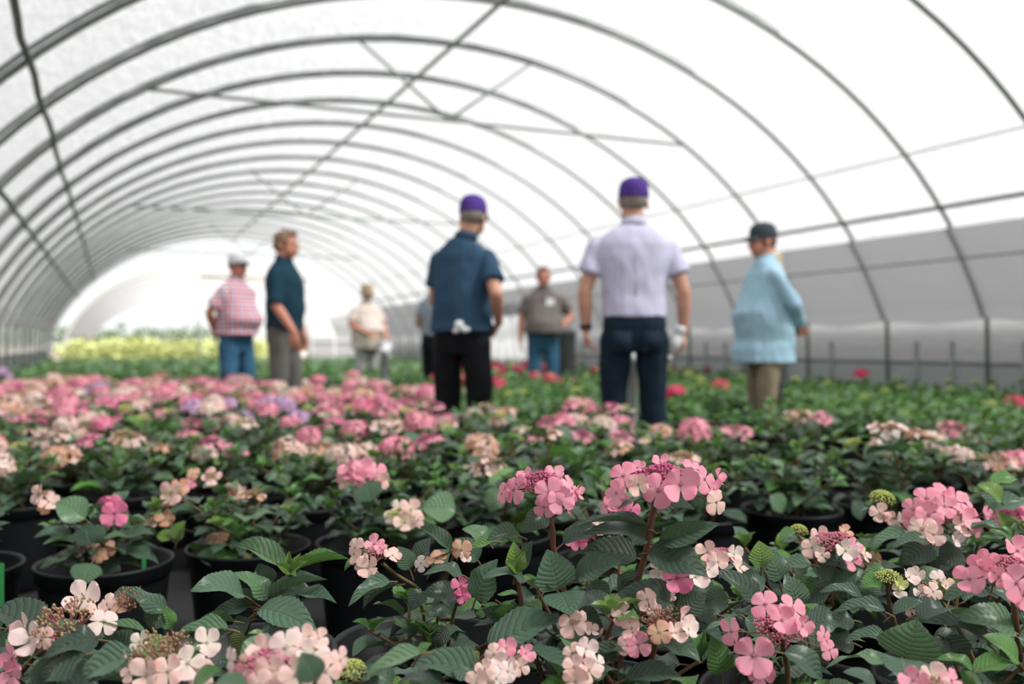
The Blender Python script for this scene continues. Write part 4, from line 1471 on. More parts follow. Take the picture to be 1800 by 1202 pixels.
px_stem('H', [(908, 1003, 1.41), (915, 1050, 1.43), (918, 1090, 1.44), (950, 1180, 1.46), (990, 1280, 1.47)], .0042)
px_stem('H', [(985, 1046, 1.39), (1000, 1100, 1.42), (1020, 1260, 1.46)], .003)
px_head('H', 1010, 1092, 1.34, 10, 'blush', [(1006, 1096, 46, -.15, .1, .0, 'blush'), (1018, 1092, 36, .6, .2, -.01, 'blush'), (1040, 1107, 28, .2, .85, .0, 'blush')], stem=False)
px_stem('H', [(1012, 1105, 1.35), (1040, 1125, 1.37), (1060, 1200, 1.42)], .002)
px_head('H', 1162, 1088, 1.33, 34, 'blush', [
    (1094, 1078, 38, -.2, .2, .0), (1110, 1104, 34, -.5, .3, .02, 'blush'), (1138, 1053, 36, -.5, .1, -.02, 'blush'), (1122, 1132, 42, -.1, .05, .03, 'pink'),
    (1103, 1134, 36, -.5, .7, .02, 'blush'), (1158, 1112, 38, -.3, .5, .04, 'peach'), (1200, 1086, 40, .75, .1, .0, 'blush'), (1210, 1106, 34, .5, .5, .02, 'cream'),
    (1188, 1112, 34, .3, .6, .03, 'blush'), (1150, 1072, 26, -.3, .8, -.03, 'blush')], up=(.05, -.4, 1), bud='bud_tan', style='loose', rz=1.1, stem=False)
px_stem('H', [(1158, 1105, 1.34), (1150, 1140, 1.36), (1140, 1180, 1.38), (1110, 1280, 1.44)], .0045)
px_head('H', 1192, 1000, 1.44, 14, 'blush', [(1190, 1016, 48, -.05, .05, .02, 'rose'), (1158, 1000, 30, -.55, .2, .0, 'cream'), (1164, 1022, 26, -.4, -.2, .0, 'cream'), (1222, 1014, 42, .5, .45, .0, 'cream'), (1246, 1000, 30, .6, .1, -.01, 'cream'), (1180, 1048, 16, -.3, .0, .01, 'cream')], leaves=False)
px_head('H', 1095, 880, 1.62, 18, 'pink', [(1082, 884, 34, -.3, .4, .0, 'pink'), (1108, 896, 34, .3, .1, .0, 'rose'), (1066, 890, 28, -.6, .4, .0)], leaves=False)
px_head('H', 1030, 940, 1.55, 20, 'rose', [(1008, 944, 34, -.4, .2, .02, 'pink'), (1018, 952, 28, -.1, .1, .03, 'rose'), (1048, 928, 32, .2, .7, .0, 'blush'), (1075, 955, 26, .4, .4, .0, 'blush')], leaves=False)

# ---- E / D : left of the tall heads
px_head('E', 663, 972, 1.62, 26, 'blush', [
    (624, 962, 34, -.6, .3, .01, 'blush'), (632, 982, 34, -.4, .1, .03, 'blush'), (658, 956, 34, -.1, .5, -.01, 'pink'), (648, 998, 38, -.3, .5, .04, 'blush'),
    (690, 976, 30, .4, .8, .02, 'blush'), (668, 962, 22, .2, .5, .0, 'pink'), (655, 1010, 20, .0, .0, .04, 'peach')], up=(-.1, -.3, 1), bud='bud_tan', style='loose', stem=False)
px_stem('E', [(672, 990, 1.63), (695, 1010, 1.65), (730, 1030, 1.68), (745, 1080, 1.70), (748, 1150, 1.72)], .0035)
px_head('E', 800, 965, 1.60, 7, 'peach', [(810, 966, 34, .0, .1, .0, 'peach'), (768, 982, 34, -.1, .9, .0, 'peach'), (740, 990, 26, -.3, .3, .0, 'cream'), (818, 978, 20, .3, .3, .0, 'cream')], stem=False)
px_stem('E', [(800, 972, 1.61), (788, 1000, 1.64), (776, 1060, 1.68), (755, 1150, 1.71)], .003)
px_head('E', 808, 1045, 1.60, 12, 'rose', [(810, 1030, 34, .2, .3, .0, 'rose'), (812, 1046, 28, .1, .0, .01, 'rose')], leaves=False)
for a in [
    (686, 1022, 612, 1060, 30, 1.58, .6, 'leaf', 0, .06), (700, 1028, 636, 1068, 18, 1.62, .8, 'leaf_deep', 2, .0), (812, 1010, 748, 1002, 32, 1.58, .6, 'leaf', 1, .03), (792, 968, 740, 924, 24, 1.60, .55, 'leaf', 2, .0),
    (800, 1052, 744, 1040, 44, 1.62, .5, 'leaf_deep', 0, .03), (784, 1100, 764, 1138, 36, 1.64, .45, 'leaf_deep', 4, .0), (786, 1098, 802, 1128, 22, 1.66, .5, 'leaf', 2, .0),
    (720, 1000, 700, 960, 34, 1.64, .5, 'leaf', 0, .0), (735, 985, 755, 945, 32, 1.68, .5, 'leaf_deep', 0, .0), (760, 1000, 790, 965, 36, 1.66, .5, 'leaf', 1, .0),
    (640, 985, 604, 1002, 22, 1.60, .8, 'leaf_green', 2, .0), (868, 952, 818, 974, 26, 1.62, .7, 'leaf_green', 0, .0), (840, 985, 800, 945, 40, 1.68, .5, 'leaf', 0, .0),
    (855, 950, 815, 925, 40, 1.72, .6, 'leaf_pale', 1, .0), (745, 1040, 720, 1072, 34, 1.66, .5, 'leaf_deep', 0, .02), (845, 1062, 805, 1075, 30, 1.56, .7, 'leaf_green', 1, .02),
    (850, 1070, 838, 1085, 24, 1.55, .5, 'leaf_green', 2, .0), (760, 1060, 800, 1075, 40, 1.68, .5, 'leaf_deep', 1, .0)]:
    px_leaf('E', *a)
px_stem('E', [(846, 1066, 1.56), (862, 1100, 1.60), (868, 1125, 1.63), (790, 1170, 1.70)], .0032)
# ---- F : bottom centre
px_head('F', 880, 1150, 1.27, 16, 'blush', [(890, 1140, 34, .1, .5, .0, 'pink'), (868, 1150, 36, -.3, .4, .01, 'blush'), (905, 1158, 34, .4, .4, .0, 'blush'), (924, 1148, 30, .5, .3, .0, 'pink'), (884, 1168, 40, 0, .3, .03, 'cream'), (915, 1172, 30, .3, .1, .02, 'blush')], L=.07)
px_head('F', 858, 1196, 1.22, 14, 'blush', [(852, 1176, 34, -.1, .4, .0, 'blush'), (872, 1192, 38, .3, .4, .0, 'cream'), (838, 1200, 40, -.3, .5, .02, 'blush'), (892, 1180, 34, .3, .3, -.01, 'cream')], leaves=False)
px_head('H', 1020, 1150, 1.26, 16, 'blush', [(1006, 1148, 34, -.3, .5, .0, 'blush'), (1030, 1140, 36, .2, .5, .0, 'cream'), (1010, 1172, 40, -.2, .4, .02, 'blush'), (1035, 1178, 40, .3, .3, .02, 'blush'), (1050, 1165, 30, .5, .5, .0, 'cream'), (1012, 1198, 44, -.2, .3, .03, 'blush')], L=.06)
px_head('F', 618, 1182, 1.16, 26, 'lime', [], L=.05)
for a in [(846, 1190, 722, 1162, 62, 1.28, .62, 'leaf', 0, .0), (740, 1148, 636, 1198, 58, 1.14, .8, 'leaf_pale', 4, .0), (738, 1150, 758, 1130, 22, 1.20, .6, 'leaf_green', 2, .0),
          (690, 1202, 640, 1170, 40, 1.20, .5, 'leaf', 0, .0), (780, 1205, 700, 1190, 44, 1.25, .7, 'leaf_deep', 1, .0)]:
    px_leaf('F', *a)
# dead leaf
px_leaf('F', 842, 1160, 815, 1145, 22, 1.36, .5, 'leaf_yellow', 3, .0)

# ---- G : leafy shoot with lime tip
for a in [
    (428, 1046, 338, 1032, 64, 1.50, .62, 'leaf', 0, .06), (470, 1052, 415, 1002, 42, 1.54, .6, 'leaf_pale', 1, .02), (505, 1004, 418, 954, 34, 1.56, .6, 'leaf_pale', 2, -.03),
    (514, 1006, 614, 978, 26, 1.54, .75, 'leaf_green', 2, .0), (476, 1052, 572, 1014, 30, 1.52, .7, 'leaf', 2, .02), (458, 1070, 558, 1110, 58, 1.48, .62, 'leaf', 4, .05),
    (520, 1050, 590, 1054, 32, 1.52, .7, 'leaf', 0, .03), (436, 1066, 366, 1086, 30, 1.53, .5, 'leaf_deep', 0, .03), (412, 1092, 338, 1108, 24, 1.51, .7, 'leaf_green', 2, .02),
    (428, 1112, 414, 1152, 36, 1.49, .5, 'leaf_yellow', 4, .0), (440, 1062, 424, 1034, 36, 1.54, .5, 'leaf_deep', 1, .0), (470, 1030, 455, 990, 40, 1.56, .55, 'leaf_deep', 0, .0),
    (490, 1040, 520, 1078, 40, 1.53, .55, 'leaf_deep', 0, .0), (505, 1040, 545, 1030, 30, 1.56, .6, 'leaf', 1, .0), (470, 1090, 500, 1130, 46, 1.53, .5, 'leaf_deep', 0, .0), (440, 1090, 395, 1128, 36, 1.53, .5, 'leaf_deep', 1, .0)]:
    px_leaf('G', *a)
for a in [(512, 1006, 508, 968, 16, 1.53, .2, 'leaf_lime', 2, .0), (512, 1006, 540, 986, 16, 1.52, .4, 'leaf_lime', 2, .01), (512, 1007, 486, 990, 16, 1.52, .4, 'leaf_lime', 2, .01), (512, 1008, 528, 972, 16, 1.55, .3, 'leaf_lime', 2, .0), (512, 1008, 520, 1012, 14, 1.5, .5, 'leaf_lime', 2, .02)]:
    px_leaf('G', *a)
px_stem('G', [(512, 1010, 1.53), (480, 1056, 1.53), (440, 1088, 1.54), (425, 1130, 1.58), (440, 1240, 1.66)], .0042)
px_stem('G', [(462, 1070, 1.53), (430, 1048, 1.51)], .002)

# ---- BL : bottom left corner
px_head('BL', 112, 1092, 1.32, 58, 'blush', [
    (146, 1052, 56, .0, .55, -.05, 'cream'), (182, 1092, 48, .2, .8, .0, 'cream'), (172, 1078, 32, .3, .6, -.02, 'blush'), (42, 1104, 44, -.6, .4, .0, 'blush'), (52, 1128, 56, -.3, .6, .03, 'cream'),
    (22, 1158, 44, -.5, .2, .04, 'pink'), (20, 1186, 46, -.3, .1, .05, 'pink'), (76, 1120, 34, -.1, .3, .04, 'blush')], up=(-.22, -.3, 1), bud='bud_tan', style='loose', rz=1.2, L=.10)
px_head('BL', 228, 1052, 1.36, 26, 'blush', [(188, 1062, 34, -.3, .6, .0, 'blush'), (212, 1066, 30, .0, .9, .0, 'peach')], up=(.1, -.2, 1), bud='bud_tan', style='loose', rz=1.6, leaves=False)
px_head('FL', 282, 1146, 1.22, 52, 'blush', [
    (246, 1128, 36, -.2, .5, -.04, 'cream'), (214, 1158, 28, -.7, .2, .0, 'blush'), (364, 1130, 44, .4, .5, .0, 'cream'), (330, 1166, 50, .1, .6, .04, 'cream'), (296, 1180, 50, .0, .4, .06, 'blush'),
    (258, 1188, 50, -.2, .4, .06, 'blush'), (228, 1180, 34, -.5, .4, .03, 'blush'), (352, 1186, 44, .4, .3, .04, 'blush')], up=(0, -.3, 1), bud='bud_tan', style='loose', rz=1.3, L=.09)
px_head('FL', 490, 1165, 1.10, 56, 'blush', [
    (502, 1138, 62, .1, .3, .0, 'cream'), (548, 1152, 56, .4, .3, .0, 'cream'), (462, 1140, 46, -.2, .5, -.02, 'blush'), (440, 1172, 50, -.4, .3, .0, 'blush'), (404, 1160, 40, -.8, .1, .0, 'cream'),
    (475, 1180, 54, -.1, .3, .04, 'blush'), (520, 1186, 56, .1, .2, .05, 'blush'), (572, 1180, 50, .5, .2, .02, 'blush'), (420, 1192, 46, -.4, .2, .03, 'pink'), (530, 1120, 40, .2, .7, -.03, 'blush'), (560, 1122, 34, .6, .3, -.01, 'blush'), (598, 1160, 40, .8, .1, .0, 'blush'), (455, 1205, 50, -.1, .2, .05, 'blush')],
    up=(0, -.3, 1), bud='bud_pink', L=.08)
px_leaf('FL', 554, 1196, 530, 1146, 50, 1.02, .5, 'leaf', 4, .0)
for a in [
    (292, 1078, 212, 1030, 30, 1.36, .6, 'leaf', 3, .0), (255, 1112, 135, 1106, 26, 1.33, .85, 'leaf_pale', 4, .0), (172, 1124, 76, 1148, 54, 1.30, .5, 'leaf_deep', 1, .05),
    (282, 1070, 258, 1104, 50, 1.36, .45, 'leaf_deep', 3, .0), (300, 1104, 286, 1062, 30, 1.36, .5, 'leaf_green', 3, .0), (230, 1150, 180, 1120, 60, 1.34, .5, 'leaf_deep', 0, .0),
    (60, 1170, 100, 1200, 60, 1.28, .5, 'leaf_deep', 1, .0), (190, 1070, 250, 1040, 40, 1.42, .6, 'leaf_deep', 0, .0), (150, 1150, 60, 1205, 60, 1.26, .6, 'leaf_deep', 3, .0), (10, 1110, -10, 1150, 50, 1.38, .6, 'leaf', 0, .0)]:
    px_leaf('BL', *a)
for a in [(236, 1152, 132, 1200, 62, 1.22, .6, 'leaf', 0, .0), (402, 1106, 298, 1124, 40, 1.30, .75, 'leaf_pale', 0, .0), (400, 1112, 350, 1160, 44, 1.30, .6, 'leaf', 2, .0), (320, 1120, 350, 1150, 44, 1.28, .6, 'leaf_deep', 1, .0),
          (340, 1205, 390, 1175, 40, 1.15, .7, 'leaf_green', 4, .0), (380, 1200, 440, 1205, 40, 1.05, .8, 'leaf_pale', 4, .0)]:
    px_leaf('FL', *a)

# ---- B, C, A : second row at left
px_head('B', 150, 962, 2.26, 14, 'peach', [(154, 948, 26, .0, .4, .0, 'blush'), (140, 968, 22, -.4, .5, .0, 'blush'), (185, 968, 34, .2, .7, .0, 'peach'), (172, 975, 26, -.2, .4, .02, 'peach')], L=.08)
for a in [(160, 990, 144, 1030, 54, 2.18, .5, 'leaf_pale', 4, .03), (150, 912, 98, 880, 50, 2.22, .5, 'leaf_pale', 0, .0), (160, 956, 150, 920, 56, 2.24, .5, 'leaf', 1, .0), (138, 958, 76, 952, 24, 2.24, .8, 'leaf_pale', 0, .05),
          (176, 956, 224, 940, 22, 2.24, .8, 'leaf_pale', 0, .0), (130, 945, 60, 940, 34, 2.3, .7, 'leaf', 0, .05), (210, 950, 270, 935, 34, 2.3, .7, 'leaf', 0, .0), (180, 1000, 212, 1000, 40, 2.3, .6, 'leaf_deep', 0, .0)]:
    px_leaf('B', *a)
px_head('B', 192, 882, 2.30, 20, 'rose', [(202, 902, 44, .3, .1, .02, 'rose'), (196, 886, 30, -.1, .2, .01, 'rose')], bud='bud_rose')
px_head('B', 75, 868, 2.25, 10, 'blush', [(68, 868, 36, -.6, .2, .0, 'blush'), (86, 882, 34, .3, .7, .0, 'blush'), (80, 890, 26, 0, .4, .0, 'peach')], leaves=False)
px_head('C', 382, 946, 2.40, 20, 'peach', [], bud='bud_tan', rz=.7)
px_head('C', 305, 862, 2.48, 20, 'peach', [(300, 866, 40, -.1, .2, .02, 'blush'), (316, 856, 30, .3, .5, .0, 'peach'), (292, 880, 22, -.3, .5, .0, 'peach')])
px_head('C', 262, 918, 2.44, 6, 'peach', [(264, 915, 26, .0, .4, .0, 'blush'), (292, 912, 30, .0, .4, .0, 'peach')], leaves=False)
px_head('C', 370, 836, 2.62, 12, 'blush', [(372, 838, 32, .1, .6, .0, 'blush'), (338, 832, 22, -.1, .6, .0, 'peach'), (335, 850, 20, .0, .4, .02, 'pink')])
px_head('C', 407, 860, 2.60, 5, 'red', [(407, 860, 26, .0, .3, .0, 'coral'), (425, 862, 16, .3, .2, 0, 'blush')], leaves=False)
px_head('D', 705, 905, 2.30, 26, 'cream', [(722, 896, 38, .3, .4, .0, 'blush'), (712, 918, 34, .0, .4, .03, 'blush'), (690, 905, 30, -.2, .7, .0, 'cream'), (734, 914, 26, .6, .2, .0, 'blush'), (702, 890, 26, .0, .6, -.02, 'cream')], bud='bud_lime')
px_head('D', 632, 830, 2.42, 30, 'pink', [(600, 832, 30, -.6, .4, .0, 'pink'), (616, 828, 34, -.3, .4, .02, 'pink'), (640, 824, 40, .0, .4, .03, 'pink'), (660, 830, 36, .4, .3, .02, 'pink'), (668, 846, 30, .6, .0, .02, 'blush'), (606, 848, 20, -.4, .0, .02, 'blush'), (628, 838, 34, -.1, .1, .04, 'pink')])
for a in [(640, 850, 655, 880, 50, 2.36, .5, 'leaf', 4, .0), (800, 900, 740, 890, 60, 2.40, .5, 'leaf_pale', 0, .0), (880, 860, 860, 900, 40, 2.45, .5, 'leaf_pale', 4, .0)]:
    px_leaf('D', *a)
px_leaf('C', 440, 975, 425, 1000, 30, 2.42, .5, 'leaf_yellow', 3, .0)
px_leaf('C', 395, 985, 345, 975, 46, 2.42, .6, 'leaf_pale', 4, .0)
px_leaf('C', 310, 950, 325, 915, 30, 2.38, .4, 'leaf_lime', 2, .0)
px_leaf('C', 300, 948, 275, 940, 26, 2.38, .6, 'leaf_lime', 2, .0)

# ---- right side
px_head('I', 1368, 1104, 1.33, 44, 'pink', [
    (1345, 1062, 50, -.15, .5, -.02, 'pink'), (1392, 1070, 50, .3, .5, -.01, 'pink'), (1374, 1090, 46, .1, .4, .03, 'pink'), (1286, 1110, 46, -.85, .1, .0, 'pink'), (1324, 1152, 66, -.05, .1, .05, 'pink'),
    (1338, 1186, 44, .1, .0, .05, 'pink'), (1448, 1118, 34, .6, .2, .0, 'pink'), (1458, 1142, 32, .3, .3, .02, 'pink'), (1410, 1100, 34, .4, .2, .03, 'pink')], up=(.05, -.5, 1), bud='bud_pink', stem=False)
px_stem('I', [(1375, 1125, 1.34), (1384, 1170, 1.37), (1390, 1260, 1.42)], .0045)
for a in [
    (1268, 1184, 1250, 1118, 50, 1.40, .5, 'leaf_green', 4, .0), (1378, 1148, 1452, 1196, 54, 1.28, .6, 'leaf', 0, .0), (1556, 1170, 1452, 1160, 36, 1.30, .8, 'leaf_pale', 1, .0), (1372, 1130, 1416, 1110, 36, 1.36, .8, 'leaf_pale', 1, .0),
    (1330, 1060, 1258, 1000, 40, 1.46, .5, 'leaf_deep', 0, .0), (1400, 1068, 1382, 1010, 50, 1.50, .45, 'leaf', 0, .0), (1300, 1105, 1240, 1100, 40, 1.40, .8, 'leaf_pale', 1, .0),
    (1345, 1030, 1300, 1010, 44, 1.50, .5, 'leaf', 0, .0), (1280, 1050, 1235, 1060, 44, 1.46, .5, 'leaf', 0, .0), (1420, 1100, 1480, 1085, 50, 1.44, .6, 'leaf_deep', 1, .0), (1260, 1080, 1225, 1085, 40, 1.48, .5, 'leaf_deep', 0, .0),
    (1370, 1020, 1345, 960, 46, 1.55, .5, 'leaf', 1, .0), (1540, 1205, 1482, 1180, 40, 1.25, .7, 'leaf', 4, .0), (1310, 1085, 1340, 1120, 40, 1.44, .5, 'leaf', 0, .0)]:
    px_leaf('I', *a)
px_stem('I', [(1330, 1050, 1.47), (1335, 1110, 1.47), (1350, 1220, 1.47)], .0035)
px_leaf('I', 1338, 994, 1334, 950, 44, 1.50, .35, 'leaf_lime', 4, .0)
px_leaf('I', 1338, 994, 1315, 975, 30, 1.50, .5, 'leaf_green', 2, .0)
px_head('L', 1266, 976, 1.70, 24, 'blush', [(1244, 970, 36, -.3, .4, .0, 'blush'), (1262, 988, 34, .0, .6, .03, 'blush'), (1290, 974, 30, .4, .4, .0, 'cream'), (1300, 998, 30, .5, .6, .02, 'blush'), (1252, 994, 26, -.3, .3, .02, 'pink')], bud='bud_pink')
px_head('M', 1468, 952, 1.72, 34, 'coral', [
    (1428, 962, 36, -.5, .4, .0, 'blush'), (1440, 942, 30, -.2, .7, -.02, 'blush'), (1486, 968, 36, .1, .3, .04, 'cream'), (1486, 934, 26, .2, .6, -.03, 'peach'), (1502, 962, 32, .5, .4, .02, 'pink'), (1496, 984, 34, .3, .3, .03, 'pink'), (1520, 975, 26, .6, .5, .0, 'blush'), (1445, 975, 24, -.2, .4, .03, 'blush')], up=(0, -.25, 1), bud='bud_pink', stem=False)
px_stem('M', [(1466, 965, 1.73), (1464, 1000, 1.75), (1460, 1040, 1.78), (1466, 1120, 1.88)], .004)
for a in [(1462, 1030, 1428, 992, 44, 1.72, .5, 'leaf', 0, .0), (1472, 985, 1440, 985, 30, 1.72, .5, 'leaf_deep', 2, .0), (1470, 990, 1510, 995, 34, 1.72, .5, 'leaf_deep', 0, .0), (1468, 1040, 1508, 1000, 30, 1.72, .5, 'leaf', 2, .0),
          (1427, 992, 1358, 1006, 34, 1.70, .7, 'leaf', 0, .0), (1490, 1010, 1530, 1030, 36, 1.74, .6, 'leaf', 0, .0), (1450, 1030, 1400, 1060, 50, 1.74, .5, 'leaf_deep', 0, .0), (1400, 1010, 1410, 1060, 46, 1.72, .45, 'leaf_green', 0, .0),
          (1400, 935, 1370, 950, 26, 1.78, .8, 'leaf_green', 2, .0), (1410, 955, 1450, 985, 30, 1.80, .7, 'leaf_green', 0, .0)]:
    px_leaf('M', *a)
px_head('M', 1404, 935, 1.85, 16, 'lime', [], L=.07)
px_head('M', 1530, 985, 1.85, 14, 'peach', [(1520, 985, 26, -.3, .5, .0, 'blush'), (1540, 980, 24, .4, .5, .0, 'peach')])
px_head('J', 1562, 1014, 1.50, 24, 'cream', [(1598, 1014, 30, .4, .5, .0, 'cream'), (1578, 1038, 26, .1, .3, .02, 'cream'), (1582, 1026, 22, .2, .4, .02, 'lime')], up=(0, -.2, 1), bud='bud_lime', stem=False)
px_stem('J', [(1560, 1026, 1.50), (1562, 1056, 1.51), (1570, 1084, 1.52), (1590, 1160, 1.52), (1620, 1240, 1.52)], .0035)
px_head('J', 1632, 1034, 1.54, 22, 'blush', [(1650, 1018, 34, .2, .4, -.01, 'cream'), (1662, 1030, 30, .5, .4, .0, 'blush'), (1640, 1040, 30, .1, .5, .03, 'blush'), (1620, 1042, 26, -.2, .4, .02, 'cream'), (1610, 1010, 26, -.3, .6, .0, 'cream'), (1600, 1072, 20, -.1, .1, .0, 'blush')], bud='bud_tan', style='loose', leaves=False)
for a in [
    (1590, 1156, 1612, 1090, 102, 1.38, .55, 'leaf_pale', 4, .02), (1588, 1158, 1592, 1194, 104, 1.32, .75, 'leaf', 3, .05), (1560, 1122, 1484, 1124, 30, 1.42, .7, 'leaf', 0, .0), (1557, 1076, 1468, 1070, 34, 1.44, .7, 'leaf', 0, .0),
    (1570, 1080, 1624, 1056, 28, 1.46, .6, 'leaf', 2, .0), (1516, 1052, 1442, 1036, 30, 1.48, .7, 'leaf', 0, .0), (1740, 1134, 1626, 1086, 44, 1.40, .65, 'leaf_deep', 0, .0), (1712, 1182, 1648, 1154, 34, 1.32, .75, 'leaf_green', 0, .0),
    (1712, 1182, 1784, 1162, 40, 1.32, .7, 'leaf_green', 0, .0), (1712, 1182, 1700, 1205, 34, 1.30, .7, 'leaf_green', 0, .0), (1550, 1020, 1512, 1030, 34, 1.50, .6, 'leaf_green', 0, .0), (1555, 1000, 1515, 1015, 30, 1.52, .5, 'leaf_green', 1, .0),
    (1520, 1045, 1535, 1010, 40, 1.56, .5, 'leaf', 0, .0), (1610, 1080, 1660, 1070, 50, 1.48, .6, 'leaf_deep', 0, .0), (1500, 1090, 1440, 1100, 44, 1.48, .6, 'leaf_deep', 1, .0), (1640, 1120, 1690, 1150, 56, 1.42, .6, 'leaf_deep', 0, .0),
    (1620, 1030, 1655, 1000, 44, 1.58, .5, 'leaf_pale', 1, .0), (1660, 1120, 1700, 1170, 50, 1.42, .4, 'leaf_deep', 0, .0), (1500, 1130, 1450, 1128, 46, 1.46, .5, 'leaf_deep', 0, .0)]:
    px_leaf('J', *a)
px_stem('J', [(1712, 1184, 1.33), (1700, 1240, 1.40)], .003)
px_head('J', 1640, 1200, 1.18, 30, 'blush', [(1605, 1196, 44, -.3, .5, .0, 'pink'), (1640, 1194, 50, .0, .6, .0, 'blush'), (1672, 1196, 44, .3, .5, .0, 'pink')], leaves=False)
px_head('K', 1772, 996, 1.36, 40, 'pink', [
    (1722, 1000, 46, -.6, .4, .0, 'pink'), (1704, 1018, 46, -.5, .3, .02, 'pink'), (1735, 984, 36, -.4, .5, .0, 'pink'), (1788, 968, 50, .1, .5, -.03, 'pink'), (1786, 1024, 58, .1, .15, .05, 'pink'), (1756, 1014, 34, -.2, .1, .04, 'pink'), (1800, 1046, 50, .2, .1, .04, 'pink'), (1822, 990, 50, .6, .4, .0, 'pink')],
    up=(.1, -.3, 1), bud='bud_pink', stem=False)
px_stem('K', [(1782, 1012, 1.37), (1782, 1060, 1.38), (1788, 1110, 1.42), (1800, 1220, 1.55)], .0048)
for a in [(1738, 1044, 1656, 1048, 44, 1.40, .7, 'leaf', 0, .0), (1784, 1110, 1684, 1082, 66, 1.40, .6, 'leaf_pale', 0, .0), (1790, 1162, 1728, 1116, 52, 1.34, .6, 'leaf_green', 4, .0), (1745, 1030, 1752, 990, 40, 1.44, .3, 'leaf_deep', 2, .0),
          (1790, 1060, 1740, 1030, 50, 1.46, .5, 'leaf', 0, .0), (1800, 1100, 1840, 1060, 50, 1.46, .5, 'leaf', 0, .0), (1790, 1120, 1830, 1150, 50, 1.40, .5, 'leaf', 0, .0), (1770, 1120, 1720, 1150, 50, 1.48, .5, 'leaf_deep', 0, .0)]:
    px_leaf('K', *a)
px_head('N', 1662, 905, 1.84, 32, 'pink', [
    (1605, 895, 40, -.6, .3, .0, 'pink'), (1628, 876, 44, -.3, .5, -.02, 'pink'), (1650, 868, 40, .0, .6, -.03, 'pink'), (1680, 880, 46, .3, .5, -.02, 'pink'), (1600, 915, 30, -.7, .2, .0, 'pink'), (1632, 905, 44, -.2, .2, .04, 'pink'),
    (1620, 930, 44, -.3, .3, .05, 'blush'), (1640, 940, 34, .0, .3, .05, 'blush'), (1700, 915, 42, .4, .4, .03, 'pink'), (1716, 925, 34, .5, .2, .0, 'pink'), (1690, 925, 34, .3, .5, .04, 'blush'), (1680, 945, 28, .4, -.1, .05, 'cream'), (1735, 908, 34, .7, .2, .0, 'pink'), (1660, 890, 40, .0, .4, .02, 'pink'), (1705, 895, 36, .5, .5, -.02, 'pink')],
    up=(0, -.35, 1), bud='bud_tan')
px_head('N', 1550, 880, 1.95, 22, 'lime', [], L=.08)
px_head('N', 1550, 906, 1.90, 12, 'blush', [(1546, 902, 34, -.1, .4, .0, 'blush'), (1564, 914, 28, .3, .4, .0, 'blush'), (1586, 912, 24, .3, .5, .0, 'cream')], L=.08)
px_head('O', 1775, 896, 2.0, 24, 'rose', [(1760, 900, 34, -.3, .4, .0, 'rose'), (1785, 894, 34, .2, .4, .0, 'pink'), (1745, 912, 30, -.5, .3, .0, 'pink'), (1800, 905, 30, .5, .4, .0, 'rose')])
for a in [(1634, 952, 1568, 958, 36, 1.78, .75, 'leaf', 0, .0), (1600, 940, 1528, 962, 36, 1.84, .75, 'leaf_pale', 0, .0), (1700, 932, 1778, 936, 24, 1.80, .85, 'leaf', 0, .0), (1718, 866, 1750, 904, 22, 1.90, .5, 'leaf', 2, .0), (1640, 960, 1580, 990, 50, 1.84, .5, 'leaf_deep', 0, .0), (1690, 970, 1650, 990, 50, 1.86, .5, 'leaf_deep', 0, .0)]:
    px_leaf('N', *a)
for a in [(1760, 880, 1720, 850, 36, 1.95, .5, 'leaf_lime', 0, .0), (1770, 930, 1755, 900, 26, 1.92, .4, 'leaf_lime', 2, .0), (1730, 900, 1810, 880, 40, 1.96, .6, 'leaf', 0, .0), (1740, 850, 1790, 840, 30, 2.05, .6, 'leaf_green', 0, .0), (1780, 950, 1740, 930, 30, 1.9, .6, 'leaf_green', 0, .0)]:
    px_leaf('O', *a)
px_leaf('R', 1355, 870, 1378, 902, 34, 2.95, .5, 'leaf_pale', 4, .0)
px_leaf('R', 1420, 870, 1425, 898, 28, 3.0, .45, 'leaf_pale', 4, .0)
px_leaf('R', 1500, 880, 1515, 915, 28, 3.0, .45, 'leaf', 4, .0)

# green label sticks in two of the pots
for key, px, py, Z in (('A', 3, 1010, 2.22), ('B', 253, 1000, 2.33)):
    p = plants[key]; c = p.loc(P(px, py, Z)); mb = MB()
    mb.box((c.x - .005, c.y - .0008, .20), (c.x + .005, c.y + .0008, c.z + .028)); mb.build('label_stick', M['tagplastic'], p.root, False)

# fill the rest of each plant
SPEC = {'A': (6, .40, .47, .15, .10, ['pink', 'rose']), 'B': (5, .38, .46, .15, .10, []), 'C': (7, .40, .47, .18, .10, ['peach']), 'D': (7, .42, .50, .19, .10, []),
        'V': (6, .42, .50, .18, .10, ['rose', 'pink']), 'BL': (5, .36, .43, .16, .10, []), 'G': (3, .28, .36, .11, .085, []), 'FL': (4, .34, .42, .14, .09, []),
        'E': (4, .34, .44, .10, .085, []), 'H': (7, .36, .50, .17, .10, []), 'I': (4, .34, .44, .14, .095, []), 'F': (3, .30, .36, .12, .09, []),
        'J': (5, .34, .44, .16, .10, []), 'K': (5, .36, .46, .15, .10, []), 'L': (6, .38, .48, .17, .10, []), 'M': (6, .38, .47, .17, .10, []),
        'N': (6, .40, .49, .17, .10, []), 'O': (7, .42, .52, .18, .11, []), 'Q': (8, .44, .54, .19, .11, ['peach']), 'R': (9, .44, .54, .20, .115, []),
        'S': (8, .44, .55, .20, .11, ['blush', 'peach', 'lime']), 'W': (9, .44, .52, .19, .115, []), 'X': (9, .44, .53, .19, .115, ['peach']), 'U': (8, .44, .52, .20, .115, ['blush'])}
DP = ['leaf', 'leaf_deep', 'leaf', 'leaf_deep', 'leaf_green']
